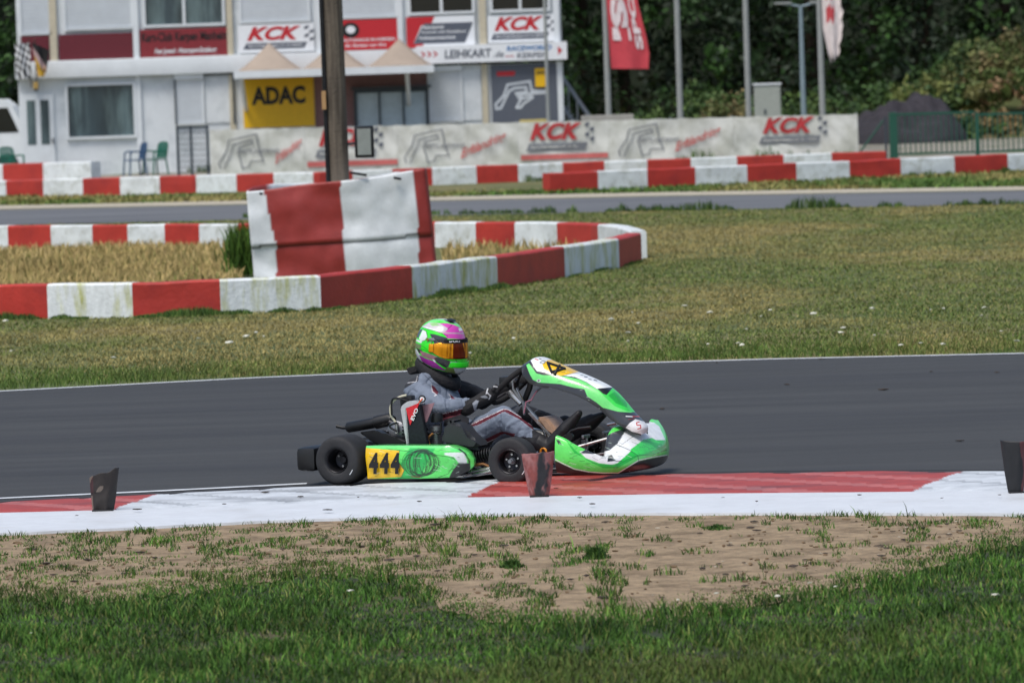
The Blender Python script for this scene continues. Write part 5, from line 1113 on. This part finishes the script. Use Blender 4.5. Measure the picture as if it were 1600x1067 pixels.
def cyl(b):
    c = K(*z1(740, 700), -.30); 
    for k in range(9): b.box(c+Vector((0, 0, -.06+.02*k)), (.12-.004*k, .12, .008), bev=.002)
    b.box(c+Vector((0, 0, -.0)), (.085, .085, .17), bev=.01); b.box(c+Vector((0, 0, -.10)), (.17, .15, .08), bev=.02)
part('engine_block', M_steelb, cyl)
part('spark_plug', M_chrome, lambda b: b.tube([K(*z1(640, 700), -.38), K(*z1(640, 640), -.38)], [.014, .010], 10)); part('clutch', M_alu, lambda b: b.lathe([(0, -.02), (.055, -.02), (.06, 0), (.03, .02), (0, .02)], Matrix.Translation(K(*z1(640, 690), -.34)) @ Matrix.Rotation(R(90), 4, 'X'), 24))
box_ = [z1(*q) for q in [(880, 768), (882, 700), (905, 648), (925, 628), (955, 632), (1000, 668), (1045, 706), (1080, 750), (1110, 790), (1050, 800)]]
slab('intake_silencer', lambda x, y: (x, y), box_, -.50, -.36, mat('dull_black_plastic', lin((42, 44, 48)), .5), .025)
part('intake_hose', M_bplas, lambda b: [b.tube([K(*z1(1040+14*k, 830-2*k), -.44), K(*z1(1046+14*k, 829-2*k), -.44)], .045-.001*k, 16) for k in range(11)] and None)
for pts, m_ in (([(560, 755), (640, 745), (760, 770)], M_steelb), ([(1050, 880), (1120, 870), (1170, 890)], mat('copper_pipe', lin((120, 84, 50)), .4, .6)), ([(1000, 940), (1080, 925), (1165, 905)], M_chrome), ([(1040, 915), (1165, 890)], M_chrome)):
    part('chassis_pipe', m_, lambda b: b.tube([K(*z1(*q), -.5 if pts[0][0] > 900 else -.4) for q in pts], .009, 8))
tag(kart, 'green white and black racing go kart with yellow number 444 on the kerb', 'go kart')

# ================================================================ the driver
drv = empty('person'); drv.matrix_world = KMAT
J = lambda f, x, y, lat: K(*f(x, y), lat)
def mir(p, dy=0): return Vector((p.x, -p.y+dy, p.z))
shN = J(z6, 190, 775, -.165); shN.z -= .0; shF = mir(shN); elN = J(z6, 420, 930, -.285); wrN = J(z6, 660, 905, -.20); haN = J(z6, 860, 810, -.165)
elF = J(z6, 690, 790, .26); wrF = J(z6, 840, 850, .20); haF = WM @ Vector((-.02, 0, 0)) ; 
hipN = K(718, 697, -.10); hipF = mir(hipN); knN = J(z2, 205, 500, -.20); anN = K(848, 697, -.175); knF = K(816, 648, .17); anF = K(888, 668, .15)
pelv = (hipN+hipF)/2 + Vector((-.0, 0, .02)); chest = Vector(((shN.x+.05), 0, shN.z-.10)); neck = J(z6, 375, 620, 0)
cones = [(pelv, chest-Vector((0, 0, .08)), (.12, .155, .11), (.115, .15, .10)), (chest-Vector((0, 0, .08)), chest+Vector((-.0, 0, .02)), (.115, .15, .1), (.115, .16, .09)),
    (chest+Vector((.01, 0, .02)), neck-Vector((.0, 0, .02)), (.12, .16, .09), (.085, .10, .05)), (shN, shF, .078, .078), (shN+Vector((.02, .03, .03)), neck-Vector((.02, 0, .015)), .06, .06), (shF+Vector((.02, -.03, .03)), neck-Vector((.02, 0, .015)), .06, .06), (shN+Vector((.03, .05, .0)), chest, .08, .11), (shF+Vector((.03, -.05, 0)), chest, .08, .11),
    (neck-Vector((0, 0, .03)), neck+Vector((.0, 0, .06)), .06, .06),
    (shN, elN, .068, .054), (elN, wrN, .055, .040), (shF, elF, .066, .052), (elF, wrF, .052, .038),
    (hipN, knN, .098, .068), (knN, anN, .068, .044), (hipF, knF, .098, .066), (knF, anF, .062, .042)]
body = fuse('body', cones, .0048, M_suit, drv, 8)
me = body.data; n_ = len(me.vertices); co = np.zeros(n_*3); me.vertices.foreach_get('co', co); co = co.reshape(-1, 3); no = np.zeros(n_*3); me.vertices.foreach_get('normal', no); no = no.reshape(-1, 3)
def seg_t(co, a_, b_):
    a_, b_ = np.array(a_), np.array(b_); ab = b_-a_; return np.clip(((co-a_) @ ab)/(ab @ ab), 0, 1), np.linalg.norm(co-(a_+np.clip(((co-a_) @ ab)/(ab @ ab), 0, 1)[:, None]*ab), axis=1)
wr_ = np.zeros(n_)
nz1 = noisearr(co*np.array([1, 1, 1.0]), 16, 2); nz2 = noisearr(co, 38, 5)
wr_ += .004*(1-np.abs(noisearr(co*np.array([1, 1, .6]), 8, 8))*2.6) - .0052*np.exp(-np.abs(noisearr(co*np.array([1.5, .5, .55]), 9, 21))*20) - .0016*np.exp(-np.abs(noisearr(co*np.array([.5, .8, 1.5]), 17, 33))*14) + .0004*nz2
for a_, b_, fq in ((shN, elN, 62), (elN, wrN, 75), (hipN, knN, 48), (knN, anN, 70)):     # folds across the limbs
    t, d_ = seg_t(co, a_, b_); L_ = (b_-a_).length; w_ = np.exp(-((t-.5)/.6)**2)*(d_ < .12); ph = t*L_*fq + 2.2*nz1 + co[:, 1]*14
    wr_ += .0055*w_*np.maximum(0, np.sin(ph))*(t > .02)*(t < .98)
co2 = co + no*wr_[:, None]; me.vertices.foreach_set('co', co2.ravel()); me.update()
SG = (112, 122, 138); SB = (28, 29, 34); MR = (92, 24, 40); PW = (196, 196, 200)
items = [('p', SB, Z(z6, [(60, 560), (230, 560), (330, 590), (500, 640), (600, 640), (580, 700), (480, 700), (360, 640), (215, 590), (195, 690), (90, 705)])),
    ('p', (44, 46, 52), Z(z6, [(185, 590), (175, 690), (60, 760), (50, 700), (110, 620)])),
    ('p', MR, Z(z6, [(318, 718), (350, 735), (388, 790), (372, 812), (330, 780)])), ('l', PW, Z(z6, [(318, 718), (330, 780), (372, 812), (345, 820)]), .5), ('l', PW, Z(z6, [(200, 582), (180, 690), (100, 700)]), .4),
    ('p', MR, Z(z6, [(480, 800), (505, 815), (540, 850), (510, 850)])), ('l', PW, Z(z6, [(480, 800), (500, 830), (495, 852)]), .45), ('l', (70, 78, 92), Z(z6, [(230, 600), (330, 700), (480, 760), (620, 830)]), .45),
    ('p', MR, Z(z6, [(395, 985), (520, 960), (650, 925), (660, 965), (600, 1010), (450, 1060), (400, 1040)])), ('p', SB, Z(z6, [(440, 1040), (600, 990), (670, 950), (670, 1100), (430, 1100)])), ('l', PW, Z(z6, [(380, 975), (430, 985), (520, 962), (650, 925)]), .5),
    ('p', SB, Z(z6, [(628, 870), (700, 840), (720, 1000), (650, 1020)])),
    ('p', MR, Z(z2, [(-60, 560), (215, 435), (330, 490), (450, 575), (430, 596), (320, 510), (215, 458), (20, 556)])), ('l', PW, Z(z2, [(-20, 548), (205, 441), (240, 443), (335, 500), (440, 580)]), .45), ('l', (150, 150, 160), Z(z2, [(20, 560), (205, 462), (320, 516), (425, 600)]), .3),
    ('p', SB, Z(z2, [(-60, 760), (60, 690), (190, 625), (300, 630), (420, 640), (420, 800), (-60, 860)])), ('p', MR, Z(z2, [(-60, 720), (40, 668), (195, 595), (290, 612), (280, 632), (190, 628), (50, 695), (-60, 740)])), ('l', PW, Z(z2, [(-60, 748), (60, 690), (190, 627), (215, 632)]), .45),
    ('p', SB, Z(z2, [(405, 590), (450, 560), (520, 620), (600, 760), (420, 760)])), ('l', (84, 96, 116), Z(z2, [(190, 460), (195, 600)]), .3),
    ('p', SG, Z(z2, [(-40, 600), (-40, 560), (-10, 560), (10, 640), (-20, 690)]))]
M4 = np.array(KMAT); w = co2 @ M4[:3, :3].T+M4[:3, 3]; p = PXv(w); col = np.ones((n_, 4)); col[:, :3] = lin(SG); near = co2[:, 1] < .06
for it in items:
    k = (inpoly(p, it[2]) if it[0] == 'p' else nearline(p, it[2], it[3])) & near; col[k, :3] = lin(it[1])
t, d_ = seg_t(co2, knF, anF); t2, d2 = seg_t(co2, hipF, knF); col[(d_ < .085) & (co2[:, 1] > .05) & (t > 0)] = (*lin((30, 32, 38)), 1)  # far shin darkened: black lining plus its shaded side put into the colour
k = (d_ < .085) & (co2[:, 1] > .05) & ((np.abs((t*3.2) % 1-.5) > .47) | nearline(p, [z2(430, 420), z2(540, 470), z2(650, 530)], .4)); col[k] = (*lin((84, 90, 102)), 1)
tt, dd = seg_t(co2, shF, elF); k = (dd < .085) & (co2[:, 1] > .12); col[k & (tt > .55)] = (*lin(SB), 1); col[k & (tt > .3) & (tt <= .55)] = (*lin(MR), 1)
tt, dd = seg_t(co2, elF, wrF); col[(dd < .07) & (co2[:, 1] > .12)] = (*lin(SB), 1)
me.materials.clear(); me.materials.append(M_suit); setcol(me.color_attributes.new('Col', 'FLOAT_COLOR', 'POINT'), col)
# neck protector and hood collar
cn_ = neck + Vector((-.0, 0, .0)); P = []
for a_ in np.linspace(0, 2*math.pi, 48, endpoint=False):
    row = []
    for b_ in np.linspace(0, 2*math.pi, 16, endpoint=False):
        rr_ = .094 + .016*math.cos(b_); row.append((cn_.x+.006 + rr_*math.cos(a_)*1.22, rr_*math.sin(a_), cn_.z+.004 + .036*math.sin(b_) - .062*math.cos(a_)))
    row.append(row[0]); P.append(row)
P.append(P[0]); grid('neck_collar', P, mat('black_foam', lin((26, 26, 30)), .8, bump=.3), drv)
q = J(z6, 110, 575, -.03); hexa('collar_corner', [J(z6, *p_, -.05) for p_ in [(80, 570), (205, 530), (240, 560), (185, 600), (115, 630)]], [J(z6, *p_, -.05)+Vector((0, .16, 0)) for p_ in [(80, 570), (205, 530), (240, 560), (185, 600), (115, 630)]], MATS['black_foam'], .006, drv)
# boots and gloves
def boot(an, toe, name='boot'):
    d_ = (toe-an); heel = an + Vector((-.02, 0, -.035)); b_ = fuse(name, [(an+Vector((-.05, 0, .03)), an, .052, .046), (an, heel, .046, .036), (heel, heel.lerp(toe, .6), (.036, .036, .04), (.040, .05, .046)), (an, an.lerp(toe, .6), .044, .04), (heel.lerp(toe, .6), toe, (.042, .05, .046), (.016, .03, .02))], .005, mat('black_boot', lin((20, 20, 24)), .6, var=.3, vscale=30), drv, 5); return b_
boot(anN+Vector((.035, 0, -.01)), K(*z2(735, 470), -.16)); boot(anF+Vector((.03, 0, -.01)), K(*z2(905, 480), .13))
def glove(wr, ha, grip, side):
    """hand closed round the wheel rim: palm, thumb and four bent fingers"""
    ax_ = (ha-wr).normalized(); c = [(wr-ax_*.045, wr+ax_*.01, .044, .038), (wr, ha, (.036, .036, .034), (.040, .026, .040))]
    rad = (ha - ctr).normalized(); tan = ax.cross(rad).normalized()
    up2 = Vector((0, 0, 1)); side_ = tan
    for k in range(4):
        off = side_*(.033-.022*k); b0 = ha+off+ax_*.01+up2*.004; L = (.030, .034, .032, .026)[k]
        k1 = b0 + (ax_*.75+up2*.5).normalized()*L; k2 = k1 + (ax_*.55-up2*.75).normalized()*L*.9; k3 = k2 + (-ax_*.75-up2*.5).normalized()*L*.8
        r_ = (.0125, .013, .0125, .0115)[k]; c += [(b0, k1, r_*1.1, r_), (k1, k2, r_, r_*.95), (k2, k3, r_*.95, r_*.85)]
    th0 = wr.lerp(ha, .45)+side_*.028; th1 = th0+(ax_*.8+side_*.5+up2*.25).normalized()*.036; th2 = th1+(ax_*.9-side_*.1-up2*.1).normalized()*.032; c += [(th0, th1, .017, .0145), (th1, th2, .0145, .0115)]
    g = fuse('glove', c, .0042, M_suit, drv, 3)
    return g
gN = glove(wrN+Vector((.03, 0, .002)), haN, None, -1)
kl(gN, (24, 24, 27), [('l', (200, 202, 206), Z(z6, [(830, 800), (845, 740), (880, 728), (930, 738)]), .8), ('l', (190, 192, 198), Z(z6, [(835, 790), (870, 820), (855, 850)]), .7), ('p', (150, 156, 166), Z(z6, [(700, 890), (735, 858), (760, 868), (735, 935), (760, 965), (720, 960)])), ('p', (120, 124, 132), Z(z6, [(770, 830), (820, 812), (850, 845), (800, 840)]))])
haF2 = WM @ Vector((0, 0, 0)) + Vector((.0, .15, .02)); gF = glove(wrF, haF2 - (haF2-wrF).normalized()*.02, None, 1); kl(gF, (24, 24, 27), [])
# ---- helmet
hc = K(690.5, 541.5, 0); helm = empty('helmet'); helm.parent = drv; helm.location = hc; helm.rotation_euler = (0, R(4), R(-9))
zr_ = [.160, .152, .130, .098, .060, .020, -.020, -.060, -.100, -.130, -.152]; fr_ = [.0, .052, .092, .117, .131, .139, .144, .149, .152, .144, .118]
bk_ = [.0, .058, .102, .130, .147, .155, .156, .152, .140, .118, .085]; wd_ = [.0, .045, .082, .107, .122, .129, .130, .128, .120, .108, .088]
sp2 = np.linspace(0, 10, 150); tz, tf_, tb, tw = [cr(np.arange(11), np.array(q), sp2) for q in (zr_, fr_, bk_, wd_)]; tf_[0] = tb[0] = tw[0] = .001
def hpoint(i, a_, off=0):
    c_, s_ = math.cos(a_), math.sin(a_); ex = tf_[i] if c_ > 0 else tb[i]; z = tz[i]
    lowf = np.clip((-tz[i]-.03)/.12, 0, 1); z += lowf*(.048*(1-c_)/2*1.0)*1.25 - .0
    x = (ex+off)*np.sign(c_)*abs(c_)**.93; y = (tw[i]+off)*np.sign(s_)*abs(s_)**.93
    return (x, y, z + off*(tz[i]/.16))
angs = np.linspace(0, 2*math.pi, 260, endpoint=False); shell = grid('shell', [[hpoint(i, a_) for a_ in angs] for i in range(150)], M_livery, helm, True, True)
bpy.context.view_layer.update(); HM = KMAT @ Matrix.Translation(hc) @ Matrix.Rotation(R(-9), 4, 'Z') @ Matrix.Rotation(R(4), 4, 'Y')
HG = (44, 234, 34); HP = (212, 70, 178)
hitems = [('p', HP, Z(z6, [(365, 145), (470, 150), (560, 165), (600, 150), (640, 205), (660, 300), (470, 290), (440, 255), (400, 215)])), ('p', (52, 54, 60), Z(z6, [(305, 245), (350, 250), (470, 285), (470, 330), (400, 420), (360, 370), (335, 310)])),
    ('p', (120, 232, 120), Z(z6, [(230, 190), (330, 110), (430, 95), (560, 130), (610, 200), (520, 160), (400, 130), (300, 160)])),
    ('p', (196, 190, 196), Z(z6, [(240, 175), (300, 140), (400, 150), (480, 200), (440, 230), (330, 200)])), ('p', (150, 200, 130), Z(z6, [(300, 150), (360, 142), (400, 168), (330, 176)])),
    
    ('p', (188, 168, 178), Z(z6, [(350, 215), (480, 234), (640, 238), (642, 248), (480, 246), (380, 232)])), ('p', OFF, Z(z6, [(235, 172), (330, 195), (440, 215), (370, 222), (300, 205), (240, 190)])), ('l', (40, 40, 44), Z(z6, [(240, 186), (300, 208), (370, 226), (470, 268)]), .45),
    ('p', OFF, Z(z6, [(570, 195), (600, 190), (612, 215), (580, 222)])), ('l', BLK, Z(z6, [(470, 205), (512, 165)]), .4),
    ('p', (60, 66, 70), Z(z6, [(430, 112), (500, 120), (540, 150), (520, 152), (455, 130)])), ('p', (200, 206, 206), Z(z6, [(360, 100), (440, 96), (520, 112), (570, 150), (540, 150), (470, 116), (380, 110)])),
    ('p', (60, 70, 80), Z(z6, [(170, 270), (215, 205), (240, 205), (215, 250), (200, 290)])), ('p', OFF, Z(z6, [(205, 290), (240, 208), (270, 225), (282, 275), (262, 305), (225, 318)])), ('l', BLK, Z(z6, [(240, 205), (272, 222), (286, 275), (262, 306), (215, 325), (165, 285)]), .4), ('p', OFF, Z(z6, [(160, 285), (235, 318), (225, 335), (160, 305)])),
    ('p', (110, 130, 90), Z(z6, [(160, 325), (230, 350), (220, 385), (160, 380)])), ('p', (205, 210, 214), Z(z6, [(160, 380), (185, 390), (220, 450), (240, 510), (180, 480)])), ('p', (30, 31, 34), Z(z6, [(178, 375), (240, 400), (215, 430), (205, 425)])),
    ('p', (150, 110, 120), Z(z6, [(212, 400), (330, 440), (400, 470), (390, 500), (300, 480), (230, 450)])), ('p', (160, 40, 150), Z(z6, [(205, 440), (260, 470), (345, 500), (400, 545), (480, 600), (330, 560), (230, 500)])), ('p', OFF, Z(z6, [(330, 480), (350, 490), (365, 515), (345, 508)])),
    ('p', (26, 28, 30), Z(z6, [(345, 470), (380, 462), (500, 500), (470, 570), (420, 545), (365, 510)])), ('p', (188, 194, 196), Z(z6, [(490, 505), (560, 505), (640, 560), (620, 640), (540, 620), (520, 560)])), ('p', (100, 122, 60), Z(z6, [(470, 550), (530, 570), (545, 618), (500, 612), (440, 590)])), ('p', (52, 54, 58), Z(z6, [(240, 505), (330, 565), (440, 595), (640, 630), (640, 660), (200, 600)])),
    ('l', (16, 130, 24), Z(z6, [(215, 378), (300, 420), (430, 455), (545, 475), (670, 460)]), .4), ('l', (16, 130, 24), Z(z6, [(210, 352), (250, 368), (300, 410)]), .35), ('l', (14, 60, 20), Z(z6, [(545, 475), (555, 505), (600, 545)]), .4), ('l', BLK, Z(z6, [(600, 515), (655, 508)]), .7)]
livery(shell, HG, hitems, wco=HM)
# visor: raised patch between the rows of the eye port
def vis(name, a0, a1, r0, r1, off, m, nA=60, nR=16, shape=None):
    P = []
    for a_ in np.linspace(a0, a1, nA):
        row = []
        for t in np.linspace(0, 1, nR):
            fi = r0+(r1-r0)*t
            if shape: fi = shape(a_, t)
            i = int(np.clip(fi, 0, 149)); row.append(hpoint(i, a_, off))
        P.append(row)
    o = grid(name, P, m, helm); so_ = o.modifiers.new('s', 'SOLIDIFY'); so_.thickness = .003; return o
iz = lambda z: int(np.abs(tz-z).argmin())
def vshape(zt, zb):
    def f(a_, t):
        k = np.clip((abs(a_)-.9)/.5, 0, 1)**1.5; return iz(zt - .01*k) + (iz(zb+.035*k)-iz(zt-.01*k))*t
    return f
M_vis = mat('iridium_painted_reflection', lin((255, 170, 36)), .12, .55, var=.2, vscale=6, stretch=(9, 9, .6), col2=lin((110, 34, 6)), mixscale=1.0, mixlo=.52, mixhi=.57)  # orange and dark brown bands paint the visor's reflections into its colour
M_vis2 = mat('dark_visor_edge', lin((20, 14, 10)), .12, .5)
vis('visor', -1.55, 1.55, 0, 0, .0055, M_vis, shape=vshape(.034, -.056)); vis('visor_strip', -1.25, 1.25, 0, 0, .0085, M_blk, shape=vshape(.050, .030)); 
bb = vis('visor_band', -1.58, -1.22, 0, 0, .007, mat('visor_side_grey', lin((120, 122, 130)), .3), 12, 6, shape=vshape(.052, .022))
for a_, z_, r_, m_ in ((-1.62, .045, .0085, mat('brass', lin((180, 150, 90)), .3, .8)), (-1.47, .036, .005, M_chrome), (-1.38, .006, .004, M_chrome)):
    q = Vector(hpoint(iz(z_), a_, .004)); nrm = Vector((q.x*.3, q.y, 0)).normalized(); MB().tube([q-nrm*.006, q+nrm*.004], r_, 16).build('visor_screw', m_, helm, True)
q0 = hpoint(iz(.031), -.62, .0105)
letter('lettering', 'SPORT', lambda u, v: hpoint(iz(.035+.009*v), -.72+.55*u, .0122), M_swht, helm, 0, .03)
vis('roof_vent', -.5, .5, 0, 0, .006, M_bplas, 20, 8, shape=lambda a_, t: 12+10*t)
vis('chin_vent', -.7, .7, 0, 0, .006, mat('bright_green_plastic', lin(HG), .3), 30, 10, shape=lambda a_, t: iz(-.075)+(iz(-.105)-iz(-.075))*t)
tag(drv, 'racing driver in grey black and maroon suit with green pink helmet sitting in the kart', 'person')

# ================================================================ rubber marker flaps along the kerb
def flap(px, pytop, pybase, wt, wb, colf, label, seed, lean=0, rot=0):
    b = G(px, pybase); root = empty('marker_flap', (b.x, b.y, .02)); sc = F/((b-CAM).dot(fwd)); h = (pybase-pytop)/sc; P = []; CO = []
    for i, u in enumerate(np.linspace(-1, 1, 50)):
        row = []
        for j, v in enumerate(np.linspace(0, 1, 40)):
            hw = (wb+(wt-wb)*v**.8)/2/sc; curl = hw*1.0; a_ = u*1.35
            x = hw*math.sin(a_)/math.sin(1.35) + lean*h*v; y = -curl*.85*math.cos(a_)+curl*.6 + .01*noise.noise(Vector((u*2, v*3, seed)))
            top = 1 - .06*(1+u)*0 + .04*noise.noise(Vector((u*2.5, 0, seed))) + rot*u
            row.append((x, y, h*v*(top if v > .5 else 1)*1.0)); CO.append((*lin(colf(u, v, noise.noise(Vector((u*1.6, v*2.4, seed))), noise.noise(Vector((u*6, v*9, seed))))), 1))
        P.append(row)
    o = grid('flap', P, mat('worn_painted_rubber', (1, 1, 1), .6, attr=True, var=.2, vscale=30), root); setcol(o.data.color_attributes.new('Col', 'FLOAT_COLOR', 'POINT'), np.array(CO))
    sl_ = o.modifiers.new('s', 'SOLIDIFY'); sl_.thickness = .006
    MB().box((0, 0, -.0), (wb/sc*1.0, .06, .012), bev=.004).build('foot', M_blk, root)
    return tag(root, label, 'marker', 'curled rubber markers on the kerb')
def redflap(u, v, n1, n2):
    k = (.30+.25*n2+(1-v)*.25 - abs(u-.25+(1-v)*.2+.5*n1))*5; k = min(1, max(0, k)); g_ = min(1, max(0, .5+1.6*n1+.8*n2+.4*abs(u)))
    b_ = [p_*(1-g_)+q_*g_ for p_, q_ in zip((122, 58, 54), (150, 100, 98))]; return tuple(p_*(1-k)+q_*k for p_, q_ in zip(b_, (34, 33, 37)))
flap(843, 713, 781, 52, 30, redflap, 'worn red rubber marker on the kerb in front of the front wheel', 3, rot=.02)
flap(161, 744, 803, 47, 33, lambda u, v, a_, b_: (112, 100, 90) if (u < -.72 and v < .4) or (a_ > .4 and v > .5) else ((64, 38, 40) if u < -.6 and v > .5 else (40, 34, 32)), 'blackened rubber marker at the left end of the kerb', 9, rot=.13, lean=.06)
flap(1588, 695, 775, 44, 24, lambda u, v, a_, b_: (24, 25, 29) if u < .55+.4*a_ else (92, 50, 52), 'black and red rubber marker at the right picture edge', 14, rot=-.02)
